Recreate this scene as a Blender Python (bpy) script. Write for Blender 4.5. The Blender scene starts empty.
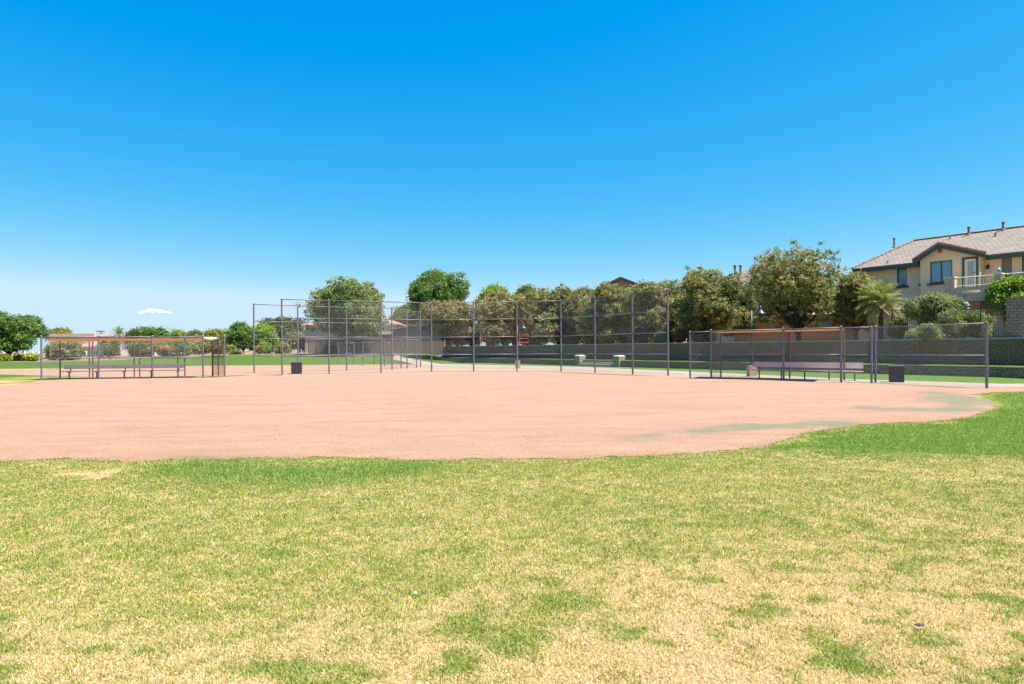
import bpy, bmesh, math, random
import numpy as np
from mathutils import Vector, Matrix
from mathutils.geometry import delaunay_2d_cdt

R = math.radians
random.seed(7)
rng = np.random.default_rng(7)
SC = bpy.context.scene
COL = SC.collection

# ------------------------------------------------------------------ camera
EYE, F, HOR, ROLL = 1.58, 620.0, 349.0, 0.0065
cam_d = bpy.data.cameras.new('camera')
cam = bpy.data.objects.new('camera', cam_d)
COL.objects.link(cam)
cam_d.sensor_width = 36.0
cam_d.lens = F * 36.0 / 1024.0
cam_d.shift_y = (HOR - 342.0) / 1024.0
cam_d.clip_start = 0.05
cam_d.clip_end = 20000
cam.matrix_world = Matrix.Translation((0, 0, EYE)) @ Matrix.Rotation(R(90), 4, 'X') @ Matrix.Rotation(-ROLL, 4, 'Z')
SC.camera = cam
CM = cam.matrix_world.copy()

# ------------------------------------------------------------------ light
EXPO, SKY_STR = 1.5, 0.1
SUN_EL, SUN_AZ = R(65), R(112)          # azimuth clockwise from +Y (view direction)
S = Vector((math.cos(SUN_EL) * math.sin(SUN_AZ), math.cos(SUN_EL) * math.cos(SUN_AZ), math.sin(SUN_EL)))
sd = bpy.data.lights.new('sun', 'SUN')
sd.energy = 4.2
sd.angle = R(0.53)
sd.color = (1.0, 0.955, 0.89)
sun = bpy.data.objects.new('sun', sd)
COL.objects.link(sun)
sun.rotation_euler = S.to_track_quat('Z', 'Y').to_euler()
W = bpy.data.worlds.new('World')
SC.world = W
W.use_nodes = True
wn = W.node_tree.nodes
wl = W.node_tree.links
bg = wn['Background']
sky = wn.new('ShaderNodeTexSky')
sky.sky_type = 'NISHITA'
sky.sun_disc = False
sky.sun_elevation = SUN_EL
sky.sun_rotation = SUN_AZ
sky.altitude = 2000
sky.air_density = 1.0
sky.dust_density = 0.2
sky.ozone_density = 4.0
# deep clear desert blue: per channel response of the sky
sep = wn.new('ShaderNodeSeparateColor')
cmb = wn.new('ShaderNodeCombineColor')
wl.new(sky.outputs[0], sep.inputs[0])
for ch, (ref, pw, out) in enumerate(((1.65, 2.0, 0.15), (2.85, 0.74, 0.537), (5.05, 0.22, 0.97))):
    dv = wn.new('ShaderNodeMath')
    dv.operation = 'DIVIDE'
    dv.inputs[1].default_value = ref
    po = wn.new('ShaderNodeMath')
    po.operation = 'POWER'
    po.inputs[1].default_value = pw
    mu = wn.new('ShaderNodeMath')
    mu.operation = 'MULTIPLY'
    mu.inputs[1].default_value = out / (2 ** EXPO) / SKY_STR
    wl.new(sep.outputs[ch], dv.inputs[0])
    wl.new(dv.outputs[0], po.inputs[0])
    wl.new(po.outputs[0], mu.inputs[0])
    mn = wn.new('ShaderNodeMath')
    mn.operation = 'MINIMUM'
    mn.inputs[1].default_value = (0.62, 0.84, 0.99)[ch] / (2 ** EXPO) / SKY_STR
    if ch == 0:
        ms = wn.new('ShaderNodeMath')
        ms.operation = 'SUBTRACT'
        ms.inputs[1].default_value = 0.043 / (2 ** EXPO) / SKY_STR
        wl.new(mu.outputs[0], ms.inputs[0])
        mu = ms
    wl.new(mu.outputs[0], mn.inputs[0])
    wl.new(mn.outputs[0], cmb.inputs[ch])
wl.new(cmb.outputs[0], bg.inputs['Color'])
bg.inputs['Strength'].default_value = SKY_STR
SC.view_settings.view_transform = 'Standard'
SC.view_settings.look = 'None'
SC.view_settings.gamma = 1
SC.view_settings.use_curve_mapping = False
SC.view_settings.exposure = EXPO


# ------------------------------------------------------------------ picture -> place
def ray(px, py):
    v = Vector(((px - 512.0) / F, (HOR - py) / F, -1.0))
    return (CM.to_3x3() @ v)


def G(px, py, z=0.0):                   # point of the level z seen at this pixel
    r = ray(px, py)
    t = (z - EYE) / r.z
    return Vector((r.x * t, r.y * t, z))


def P(px, py, d):                       # point at depth d
    r = ray(px, py)
    t = d / r.y
    return Vector((r.x * t, d, EYE + r.z * t))


def PX(px, d):
    return P(px, HOR, d).x


def ZY(px, py, d):
    return P(px, py, d).z


Minv = CM.inverted()


def to_px(x, y, z=0.0):                 # numpy: world -> pixel
    m = np.array(Minv)
    cx = m[0, 0] * x + m[0, 1] * y + m[0, 2] * z + m[0, 3]
    cy = m[1, 0] * x + m[1, 1] * y + m[1, 2] * z + m[1, 3]
    cz = m[2, 0] * x + m[2, 1] * y + m[2, 2] * z + m[2, 3]
    cz = np.minimum(cz, -0.05)
    return 512 + F * cx / -cz, HOR - F * cy / -cz


# ------------------------------------------------------------------ noise, masks
_T = np.random.default_rng(3).random((256, 256))


def vnoise(x, y):
    xi = np.floor(x).astype(int)
    yi = np.floor(y).astype(int)
    fx = x - xi
    fy = y - yi
    fx = fx * fx * (3 - 2 * fx)
    fy = fy * fy * (3 - 2 * fy)
    a = _T[xi & 255, yi & 255]
    b = _T[(xi + 1) & 255, yi & 255]
    c = _T[xi & 255, (yi + 1) & 255]
    d = _T[(xi + 1) & 255, (yi + 1) & 255]
    return (a * (1 - fx) + b * fx) * (1 - fy) + (c * (1 - fx) + d * fx) * fy


def fbm(x, y, o=4):
    s = 0
    a = 0.5
    t = 0
    for i in range(o):
        s = s + a * vnoise(x + 17.3 * i, y + 9.1 * i)
        t += a
        x = x * 2.03
        y = y * 2.03
        a *= 0.55
    return s / t


def sstep(a, b, x):
    t = np.clip((x - a) / (b - a), 0, 1)
    return t * t * (3 - 2 * t)


def in_poly(x, y, poly):
    ins = np.zeros(x.shape, bool)
    n = len(poly)
    for i in range(n):
        x0, y0 = poly[i]
        x1, y1 = poly[(i + 1) % n]
        c = ((y0 > y) != (y1 > y)) & (x < (x1 - x0) * (y - y0) / ((y1 - y0) if y1 != y0 else 1e-9) + x0)
        ins ^= c
    return ins


def seg_dist(x, y, pts):
    d = np.full(x.shape, 1e9)
    for (ax, ay), (bx, by) in zip(pts[:-1], pts[1:]):
        vx, vy = bx - ax, by - ay
        t = np.clip(((x - ax) * vx + (y - ay) * vy) / (vx * vx + vy * vy + 1e-12), 0, 1)
        d = np.minimum(d, np.hypot(x - ax - t * vx, y - ay - t * vy))
    return d


# ------------------------------------------------------------------ materials
def nodes(name):
    m = bpy.data.materials.new(name)
    m.use_nodes = True
    nt = m.node_tree
    b = nt.nodes['Principled BSDF']
    return m, nt, b


def N(nt, t, **kw):
    n = nt.nodes.new(t)
    for k, v in kw.items():
        if k.startswith('i_'):
            n.inputs[k[2:].replace('_', ' ')].default_value = v
        else:
            setattr(n, k, v)
    return n


def c4(c):
    return (c[0], c[1], c[2], 1.0)


def mat(name, col, rough=0.7, var=0.25, scale=3.0, bump=0.0, bscale=None, metal=0.0, spec=0.3, scale2=None):
    m, nt, b = nodes(name)
    L = nt.links
    tc = N(nt, 'ShaderNodeTexCoord')
    nz = N(nt, 'ShaderNodeTexNoise', i_Scale=scale, i_Detail=6.0, i_Roughness=0.65)
    L.new(tc.outputs['Object'], nz.inputs['Vector'])
    rp = N(nt, 'ShaderNodeValToRGB')
    rp.color_ramp.elements[0].position = 0.3
    rp.color_ramp.elements[1].position = 0.72
    rp.color_ramp.elements[0].color = c4([x * (1 - var) for x in col])
    rp.color_ramp.elements[1].color = c4([min(1, x * (1 + var)) for x in col])
    L.new(nz.outputs['Fac'], rp.inputs['Fac'])
    L.new(rp.outputs['Color'], b.inputs['Base Color'])
    b.inputs['Roughness'].default_value = rough
    b.inputs['Metallic'].default_value = metal
    b.inputs['Specular IOR Level'].default_value = spec
    if bump:
        n2 = N(nt, 'ShaderNodeTexNoise', i_Scale=bscale or scale * 6, i_Detail=5.0)
        L.new(tc.outputs['Object'], n2.inputs['Vector'])
        bp = N(nt, 'ShaderNodeBump', i_Strength=bump, i_Distance=0.02)
        L.new(n2.outputs['Fac'], bp.inputs['Height'])
        L.new(bp.outputs['Normal'], b.inputs['Normal'])
    return m


def leaf_mat(name, trans=0.3, rough=0.55):
    m, nt, b = nodes(name)
    L = nt.links
    at = N(nt, 'ShaderNodeAttribute', attribute_name='Col')
    L.new(at.outputs['Color'], b.inputs['Base Color'])
    b.inputs['Roughness'].default_value = rough
    b.inputs['Specular IOR Level'].default_value = 0.25
    tr = N(nt, 'ShaderNodeBsdfTranslucent')
    hsv = N(nt, 'ShaderNodeHueSaturation', i_Saturation=1.1, i_Value=1.25)
    L.new(at.outputs['Color'], hsv.inputs['Color'])
    L.new(hsv.outputs['Color'], tr.inputs['Color'])
    mx = N(nt, 'ShaderNodeMixShader', i_Fac=trans)
    L.new(b.outputs[0], mx.inputs[1])
    L.new(tr.outputs[0], mx.inputs[2])
    L.new(mx.outputs[0], nt.nodes['Material Output'].inputs['Surface'])
    return m


def block_mat(name, c1, c2, mortar, bw, bh, bump=0.8, noise_hi=None, rough=0.9):
    """coursed block in the wall's own x (along) and z (up)"""
    m, nt, b = nodes(name)
    L = nt.links
    tc = N(nt, 'ShaderNodeTexCoord')
    sp = N(nt, 'ShaderNodeSeparateXYZ')
    cb = N(nt, 'ShaderNodeCombineXYZ')
    L.new(tc.outputs['Object'], sp.inputs[0])
    ad = N(nt, 'ShaderNodeMath', operation='ADD')
    L.new(sp.outputs['X'], ad.inputs[0])
    L.new(sp.outputs['Y'], ad.inputs[1])
    L.new(ad.outputs[0], cb.inputs['X'])
    L.new(sp.outputs['Z'], cb.inputs['Y'])
    br = N(nt, 'ShaderNodeTexBrick', i_Scale=1.0)
    br.inputs['Color1'].default_value = c4(c1)
    br.inputs['Color2'].default_value = c4(c2)
    br.inputs['Mortar'].default_value = c4(mortar)
    br.inputs['Mortar Size'].default_value = 0.014
    br.inputs['Brick Width'].default_value = bw
    br.inputs['Row Height'].default_value = bh
    br.inputs['Bias'].default_value = 0.0
    L.new(cb.outputs[0], br.inputs['Vector'])
    nz = N(nt, 'ShaderNodeTexNoise', i_Scale=13.0, i_Detail=8.0, i_Roughness=0.9)
    L.new(tc.outputs['Object'], nz.inputs['Vector'])
    rp = N(nt, 'ShaderNodeValToRGB')
    rp.color_ramp.elements[0].position = 0.44
    rp.color_ramp.elements[1].position = 0.66
    rp.color_ramp.elements[0].color = (0.5, 0.5, 0.5, 1)
    rp.color_ramp.elements[1].color = (1.6, 1.6, 1.5, 1) if noise_hi is None else c4(noise_hi)
    L.new(nz.outputs['Fac'], rp.inputs['Fac'])
    mx = N(nt, 'ShaderNodeMix', data_type='RGBA', blend_type='MULTIPLY')
    mx.inputs['Factor'].default_value = 1.0
    L.new(br.outputs['Color'], mx.inputs['A'])
    L.new(rp.outputs['Color'], mx.inputs['B'])
    L.new(mx.outputs['Result'], b.inputs['Base Color'])
    b.inputs['Roughness'].default_value = rough
    b.inputs['Specular IOR Level'].default_value = 0.15
    sm = N(nt, 'ShaderNodeMath', operation='SUBTRACT')
    L.new(nz.outputs['Fac'], sm.inputs[0])
    L.new(br.outputs['Fac'], sm.inputs[1])
    bp = N(nt, 'ShaderNodeBump', i_Strength=bump, i_Distance=0.04)
    L.new(sm.outputs[0], bp.inputs['Height'])
    L.new(bp.outputs['Normal'], b.inputs['Normal'])
    return m


def tile_mat(name, col, var=0.3):
    m, nt, b = nodes(name)
    L = nt.links
    tc = N(nt, 'ShaderNodeTexCoord')
    sp = N(nt, 'ShaderNodeSeparateXYZ')
    L.new(tc.outputs['UV'], sp.inputs[0])
    br = N(nt, 'ShaderNodeTexBrick', i_Scale=1.0)
    br.inputs['Color1'].default_value = c4([x * (1 - var) for x in col])
    br.inputs['Color2'].default_value = c4([min(1, x * (1 + var)) for x in col])
    br.inputs['Mortar'].default_value = c4([x * 0.6 for x in col])
    br.inputs['Mortar Size'].default_value = 0.012
    br.inputs['Brick Width'].default_value = 0.3
    br.inputs['Row Height'].default_value = 0.33
    L.new(tc.outputs['UV'], br.inputs['Vector'])
    nz = N(nt, 'ShaderNodeTexNoise', i_Scale=1.2, i_Detail=6.0)
    L.new(tc.outputs['Object'], nz.inputs['Vector'])
    mx = N(nt, 'ShaderNodeMix', data_type='RGBA', blend_type='MULTIPLY')
    mx.inputs['Factor'].default_value = 0.5
    L.new(br.outputs['Color'], mx.inputs['A'])
    rp = N(nt, 'ShaderNodeValToRGB')
    rp.color_ramp.elements[0].position = 0.3
    rp.color_ramp.elements[1].position = 0.7
    rp.color_ramp.elements[0].color = (0.75, 0.75, 0.75, 1)
    rp.color_ramp.elements[1].color = (1.25, 1.25, 1.25, 1)
    L.new(nz.outputs['Fac'], rp.inputs['Fac'])
    L.new(rp.outputs['Color'], mx.inputs['B'])
    L.new(mx.outputs['Result'], b.inputs['Base Color'])
    b.inputs['Roughness'].default_value = 0.85
    # rounded tile courses
    wv = N(nt, 'ShaderNodeMath', operation='FRACT')
    dv = N(nt, 'ShaderNodeMath', operation='DIVIDE')
    dv.inputs[1].default_value = 0.33
    L.new(sp.outputs['Y'], dv.inputs[0])
    L.new(dv.outputs[0], wv.inputs[0])
    bp = N(nt, 'ShaderNodeBump', i_Strength=0.9, i_Distance=0.05)
    sb = N(nt, 'ShaderNodeMath', operation='SUBTRACT')
    L.new(wv.outputs[0], sb.inputs[0])
    L.new(br.outputs['Fac'], sb.inputs[1])
    bp.invert = True
    L.new(sb.outputs[0], bp.inputs['Height'])
    L.new(bp.outputs['Normal'], b.inputs['Normal'])
    return m


M = {}
M['steel'] = mat('galvanised_steel', (0.17, 0.155, 0.175), 0.5, 0.25, 4, 0.05, metal=0.25, spec=0.4)
M['wire'] = mat('galvanised_wire', (0.32, 0.30, 0.30), 0.55, 0.2, 3, metal=0.3)
M['brown_steel'] = mat('brown_coated_steel', (0.11, 0.075, 0.06), 0.6, 0.25, 4)
M['black_metal'] = mat('black_painted_metal', (0.018, 0.022, 0.03), 0.45, 0.3, 4, spec=0.5)
M['bench'] = mat('bench_plank', (0.66, 0.52, 0.50), 0.6, 0.14, 6, 0.1)
M['bench_leg'] = mat('bench_leg', (0.16, 0.13, 0.14), 0.6, 0.2, 5)
M['bin'] = mat('bin_slat', (0.035, 0.03, 0.034), 0.6, 0.35, 8, 0.1)
M['bin_lid'] = mat('bin_lid', (0.10, 0.085, 0.085), 0.5, 0.2, 6)
M['concrete_base'] = mat('tan_concrete', (0.42, 0.31, 0.23), 0.9, 0.22, 7, 0.4)
M['concrete'] = mat('pale_concrete', (0.27, 0.222, 0.18), 0.9, 0.12, 2.0, 0.2, 40)
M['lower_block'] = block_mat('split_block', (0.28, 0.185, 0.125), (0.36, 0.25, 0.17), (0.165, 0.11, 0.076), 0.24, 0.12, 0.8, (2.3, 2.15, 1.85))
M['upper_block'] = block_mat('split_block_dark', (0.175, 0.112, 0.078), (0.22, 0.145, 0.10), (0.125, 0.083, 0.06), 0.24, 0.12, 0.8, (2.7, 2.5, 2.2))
M['cap'] = mat('wall_cap', (0.42, 0.36, 0.28), 0.9, 0.2, 5, 0.3)
M['pink_block'] = block_mat('pink_block', (0.40, 0.29, 0.215), (0.43, 0.315, 0.24), (0.35, 0.25, 0.19), 0.4, 0.2, 0.3, (1.15, 1.15, 1.15))
M['orange_block'] = block_mat('orange_block', (0.46, 0.25, 0.12), (0.5, 0.28, 0.14), (0.38, 0.21, 0.1), 0.4, 0.2, 0.3, (1.15, 1.15, 1.15))
M['pillar_block'] = block_mat('grey_brown_block', (0.30, 0.215, 0.17), (0.38, 0.28, 0.22), (0.19, 0.14, 0.11), 0.3, 0.16, 0.7)
M['sand_stone'] = block_mat('sand_stone', (0.36, 0.32, 0.24), (0.46, 0.4, 0.3), (0.2, 0.17, 0.13), 0.4, 0.2, 0.7, (1.35, 1.3, 1.2))
M['stucco'] = mat('tan_stucco', (0.84, 0.59, 0.40), 0.92, 0.07, 1.5, 0.25, 60)
M['stucco_shaded'] = mat('shaded_stucco', (0.46, 0.365, 0.28), 0.92, 0.08, 1.5, 0.25, 60)  # balcony stucco with its shade put into the grey colour
M['stucco_pale'] = mat('pale_stucco', (0.55, 0.46, 0.36), 0.92, 0.08, 1.0, 0.2, 40)
M['stucco_white'] = mat('white_stucco', (0.72, 0.68, 0.63), 0.92, 0.06, 1.0)
M['stucco_brown'] = mat('brown_stucco', (0.34, 0.275, 0.23), 0.92, 0.12, 1.0)
M['stucco_pink'] = mat('pink_stucco', (0.55, 0.36, 0.27), 0.92, 0.08, 1.0)
M['trim_green'] = mat('dark_green_trim', (0.06, 0.085, 0.07), 0.6, 0.15, 5)
M['tile_tan'] = tile_mat('tan_roof_tile', (0.20, 0.155, 0.125), 0.09)
M['tile_red'] = tile_mat('red_brown_roof_tile', (0.27, 0.15, 0.11), 0.2)
M['tile_pink'] = tile_mat('pink_roof_tile', (0.36, 0.22, 0.165), 0.2)
M['vent'] = mat('rusty_vent', (0.26, 0.16, 0.13), 0.7, 0.3, 6)
M['white_paint'] = mat('white_paint', (0.74, 0.71, 0.66), 0.6, 0.06, 4)
M['cream_paint'] = mat('cream_paint', (0.70, 0.58, 0.42), 0.7, 0.08, 4)
M['shade_screen'] = mat('brown_window_screen', (0.27, 0.19, 0.165), 0.8, 0.12, 8)
M['red_paint'] = mat('red_paint', (0.5, 0.06, 0.05), 0.5, 0.2, 5)
M['blue_paint'] = mat('blue_paint', (0.02, 0.2, 0.62), 0.4, 0.15, 5)
M['bark'] = mat('bark', (0.10, 0.075, 0.055), 0.95, 0.4, 6, 0.8, 25)
M['bark_dark'] = mat('dark_bark', (0.05, 0.038, 0.03), 0.95, 0.4, 6, 0.8, 25)
M['bark_grey'] = mat('grey_bark', (0.2, 0.165, 0.14), 0.95, 0.3, 6, 0.8, 25)
M['leaf'] = leaf_mat('foliage', 0.42)
M['grassblade'] = leaf_mat('grass_blade', 0.4, 0.6)
M['white_scrap'] = mat('white_scrap', (0.85, 0.85, 0.83), 0.5, 0.03, 20)
M['dark_leaf'] = mat('dry_purple_leaf', (0.10, 0.05, 0.07), 0.6, 0.3, 30)
M['solar'] = mat('solar_panel', (0.05, 0.08, 0.16), 0.2, 0.1, 3, spec=0.6)
cm, nt_, b_ = nodes('cloud')
b_.inputs['Base Color'].default_value = (0.99, 0.99, 0.99, 1)
b_.inputs['Roughness'].default_value = 1.0
b_.inputs['Specular IOR Level'].default_value = 0.0
tr_ = nt_.nodes.new('ShaderNodeBsdfTranslucent')
tr_.inputs['Color'].default_value = (1, 1, 1, 1)
mx_ = nt_.nodes.new('ShaderNodeMixShader')
mx_.inputs['Fac'].default_value = 0.72
nt_.links.new(b_.outputs[0], mx_.inputs[1])
nt_.links.new(tr_.outputs[0], mx_.inputs[2])
nt_.links.new(mx_.outputs[0], nt_.nodes['Material Output'].inputs['Surface'])
M['cloud'] = cm


def glass_mat(name, col, rough=0.12):
    m, nt, b = nodes(name)
    L = nt.links
    tc = N(nt, 'ShaderNodeTexCoord')
    sp = N(nt, 'ShaderNodeSeparateXYZ')
    L.new(tc.outputs['Object'], sp.inputs[0])
    wv = N(nt, 'ShaderNodeTexWave', wave_type='BANDS', bands_direction='Z', i_Scale=9.0, i_Distortion=0.3)
    L.new(tc.outputs['Object'], wv.inputs['Vector'])
    rp = N(nt, 'ShaderNodeValToRGB')
    rp.color_ramp.elements[0].color = c4([x * 0.8 for x in col])
    rp.color_ramp.elements[1].color = c4(col)
    L.new(wv.outputs['Fac'], rp.inputs['Fac'])
    L.new(rp.outputs['Color'], b.inputs['Base Color'])
    b.inputs['Roughness'].default_value = rough
    b.inputs['Specular IOR Level'].default_value = 0.8
    b.inputs['Coat Weight'].default_value = 0.6
    b.inputs['Coat Roughness'].default_value = 0.03
    return m


M['glass_sky_tint'] = glass_mat('window_glass_blinds_sky_tint', (0.08, 0.26, 0.36))  # blue base colour stands in for sky mirrored in the panes
M['glass_pale'] = glass_mat('door_glass_with_blinds', (0.36, 0.36, 0.29))
M['glass_dark'] = glass_mat('dark_glass', (0.05, 0.055, 0.06))


def cloth_mat():
    m, nt, b = nodes('orange_shade_cloth')
    L = nt.links
    tc = N(nt, 'ShaderNodeTexCoord')
    nz = N(nt, 'ShaderNodeTexNoise', i_Scale=3.0, i_Detail=4.0)
    L.new(tc.outputs['Object'], nz.inputs['Vector'])
    rp = N(nt, 'ShaderNodeValToRGB')
    rp.color_ramp.elements[0].color = (0.60, 0.36, 0.18, 1)
    rp.color_ramp.elements[1].color = (0.72, 0.46, 0.25, 1)
    L.new(nz.outputs['Fac'], rp.inputs['Fac'])
    L.new(rp.outputs['Color'], b.inputs['Base Color'])
    b.inputs['Roughness'].default_value = 0.8
    tr = N(nt, 'ShaderNodeBsdfTranslucent')
    L.new(rp.outputs['Color'], tr.inputs['Color'])
    mx = N(nt, 'ShaderNodeMixShader', i_Fac=0.45)
    L.new(b.outputs[0], mx.inputs[1])
    L.new(tr.outputs[0], mx.inputs[2])
    L.new(mx.outputs[0], nt.nodes['Material Output'].inputs['Surface'])
    return m


M['cloth'] = cloth_mat()


def grass_ground_mat():
    m, nt, b = nodes('grass_ground')
    L = nt.links
    tc = N(nt, 'ShaderNodeTexCoord')
    at = N(nt, 'ShaderNodeAttribute', attribute_name='Col')
    nz = N(nt, 'ShaderNodeTexNoise', i_Scale=16.0, i_Detail=8.0, i_Roughness=0.75)
    L.new(tc.outputs['Object'], nz.inputs['Vector'])
    n2 = N(nt, 'ShaderNodeTexNoise', i_Scale=1.3, i_Detail=6.0, i_Roughness=0.7)
    L.new(tc.outputs['Object'], n2.inputs['Vector'])
    rp = N(nt, 'ShaderNodeValToRGB')
    rp.color_ramp.elements[0].position = 0.28
    rp.color_ramp.elements[1].position = 0.75
    rp.color_ramp.elements[0].color = (0.62, 0.66, 0.6, 1)
    rp.color_ramp.elements[1].color = (1.4, 1.34, 1.3, 1)
    L.new(nz.outputs['Fac'], rp.inputs['Fac'])
    r2 = N(nt, 'ShaderNodeValToRGB')
    r2.color_ramp.elements[0].position = 0.3
    r2.color_ramp.elements[1].position = 0.7
    r2.color_ramp.elements[0].color = (0.78, 0.88, 0.8, 1)
    r2.color_ramp.elements[1].color = (1.2, 1.1, 1.12, 1)
    L.new(n2.outputs['Fac'], r2.inputs['Fac'])
    mx = N(nt, 'ShaderNodeMix', data_type='RGBA', blend_type='MULTIPLY')
    mx.inputs['Factor'].default_value = 1.0
    L.new(at.outputs['Color'], mx.inputs['A'])
    L.new(rp.outputs['Color'], mx.inputs['B'])
    m2 = N(nt, 'ShaderNodeMix', data_type='RGBA', blend_type='MULTIPLY')
    m2.inputs['Factor'].default_value = 1.0
    L.new(mx.outputs['Result'], m2.inputs['A'])
    L.new(r2.outputs['Color'], m2.inputs['B'])
    L.new(m2.outputs['Result'], b.inputs['Base Color'])
    b.inputs['Roughness'].default_value = 0.95
    b.inputs['Specular IOR Level'].default_value = 0.05
    bp = N(nt, 'ShaderNodeBump', i_Strength=0.6, i_Distance=0.03)
    n3 = N(nt, 'ShaderNodeTexNoise', i_Scale=45.0, i_Detail=4.0)
    L.new(tc.outputs['Object'], n3.inputs['Vector'])
    L.new(n3.outputs['Fac'], bp.inputs['Height'])
    L.new(bp.outputs['Normal'], b.inputs['Normal'])
    return m


M['ground'] = grass_ground_mat()


def dirt_mat(name, c_lo, c_hi, c_stain):
    m, nt, b = nodes(name)
    L = nt.links
    tc = N(nt, 'ShaderNodeTexCoord')
    mp = N(nt, 'ShaderNodeMapping')
    mp.inputs['Scale'].default_value = (0.35, 1.0, 1.0)
    mp.inputs['Rotation'].default_value = (0, 0, R(-8))
    L.new(tc.outputs['Object'], mp.inputs['Vector'])
    n1 = N(nt, 'ShaderNodeTexNoise', i_Scale=0.9, i_Detail=8.0, i_Roughness=0.72)
    L.new(mp.outputs['Vector'], n1.inputs['Vector'])
    n2 = N(nt, 'ShaderNodeTexNoise', i_Scale=24.0, i_Detail=8.0, i_Roughness=0.8)
    L.new(tc.outputs['Object'], n2.inputs['Vector'])
    ad = N(nt, 'ShaderNodeMath', operation='MULTIPLY_ADD')
    ad.inputs[1].default_value = 0.68
    L.new(n2.outputs['Fac'], ad.inputs[0])
    ml = N(nt, 'ShaderNodeMath', operation='MULTIPLY')
    ml.inputs[1].default_value = 0.32
    L.new(n1.outputs['Fac'], ml.inputs[0])
    L.new(ml.outputs[0], ad.inputs[2])
    rp = N(nt, 'ShaderNodeValToRGB')
    rp.color_ramp.elements[0].position = 0.42
    rp.color_ramp.elements[1].position = 0.585
    rp.color_ramp.elements[0].color = c4(c_lo)
    rp.color_ramp.elements[1].color = c4(c_hi)
    L.new(ad.outputs[0], rp.inputs['Fac'])
    wv = N(nt, 'ShaderNodeTexWave', wave_type='RINGS', i_Scale=0.42, i_Distortion=16.0, i_Detail=6.0)
    wv.inputs['Detail Scale'].default_value = 1.4
    mpw = N(nt, 'ShaderNodeMapping')
    mpw.inputs['Location'].default_value = (-4.0, -30.0, 0.0)
    L.new(tc.outputs['Object'], mpw.inputs['Vector'])
    L.new(mpw.outputs['Vector'], wv.inputs['Vector'])
    rk = N(nt, 'ShaderNodeValToRGB')
    rk.color_ramp.elements[0].color = (0.93, 0.915, 0.91, 1)
    rk.color_ramp.elements[0].position = 0.05
    rk.color_ramp.elements[1].color = (1.03, 1.03, 1.03, 1)
    rk.color_ramp.elements[1].position = 0.5
    L.new(wv.outputs['Fac'], rk.inputs['Fac'])
    rkm = N(nt, 'ShaderNodeMix', data_type='RGBA', blend_type='MULTIPLY')
    n5 = N(nt, 'ShaderNodeTexNoise', i_Scale=0.35, i_Detail=3.0)
    L.new(tc.outputs['Object'], n5.inputs['Vector'])
    L.new(n5.outputs['Fac'], rkm.inputs['Factor'])
    L.new(rp.outputs['Color'], rkm.inputs['A'])
    L.new(rk.outputs['Color'], rkm.inputs['B'])
    # thin old turf and algae crust, by the mesh's own attribute, broken up by noise
    at = N(nt, 'ShaderNodeAttribute', attribute_name='stain')
    n4 = N(nt, 'ShaderNodeTexNoise', i_Scale=5.0, i_Detail=8.0, i_Roughness=0.75)
    L.new(mp.outputs['Vector'], n4.inputs['Vector'])
    sb = N(nt, 'ShaderNodeMath', operation='SUBTRACT')
    L.new(n4.outputs['Fac'], sb.inputs[0])
    sb.inputs[1].default_value = 0.5
    ms = N(nt, 'ShaderNodeMath', operation='MULTIPLY_ADD')
    ms.inputs[1].default_value = 3.4
    L.new(sb.outputs[0], ms.inputs[0])
    L.new(at.outputs['Fac'], ms.inputs[2])
    mm = N(nt, 'ShaderNodeMath', operation='MULTIPLY', use_clamp=True)
    L.new(ms.outputs[0], mm.inputs[0])
    L.new(at.outputs['Fac'], mm.inputs[1])
    mx = N(nt, 'ShaderNodeMix', data_type='RGBA')
    L.new(mm.outputs[0], mx.inputs['Factor'])
    L.new(rkm.outputs['Result'], mx.inputs['A'])
    mx.inputs['B'].default_value = c4(c_stain)
    L.new(mx.outputs['Result'], b.inputs['Base Color'])
    b.inputs['Roughness'].default_value = 0.95
    b.inputs['Specular IOR Level'].default_value = 0.05
    bp = N(nt, 'ShaderNodeBump', i_Strength=0.75, i_Distance=0.03)
    n3 = N(nt, 'ShaderNodeTexNoise', i_Scale=18.0, i_Detail=8.0, i_Roughness=0.8)
    L.new(tc.outputs['Object'], n3.inputs['Vector'])
    L.new(n3.outputs['Fac'], bp.inputs['Height'])
    L.new(bp.outputs['Normal'], b.inputs['Normal'])
    return m


M['dirt'] = dirt_mat('infield_dirt', (0.265, 0.150, 0.100), (0.365, 0.223, 0.154), (0.15, 0.155, 0.10))
M['apron'] = dirt_mat('pale_dirt', (0.265, 0.18, 0.128), (0.33, 0.238, 0.175), (0.2, 0.2, 0.12))
M['bed'] = mat('planting_bed_gravel', (0.30, 0.205, 0.145), 0.95, 0.3, 1.2, 0.6, 20)
M['lawn'] = mat('terrace_lawn', (0.085, 0.135, 0.028), 0.95, 0.35, 3.0, 0.6, 30, spec=0.05)


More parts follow.
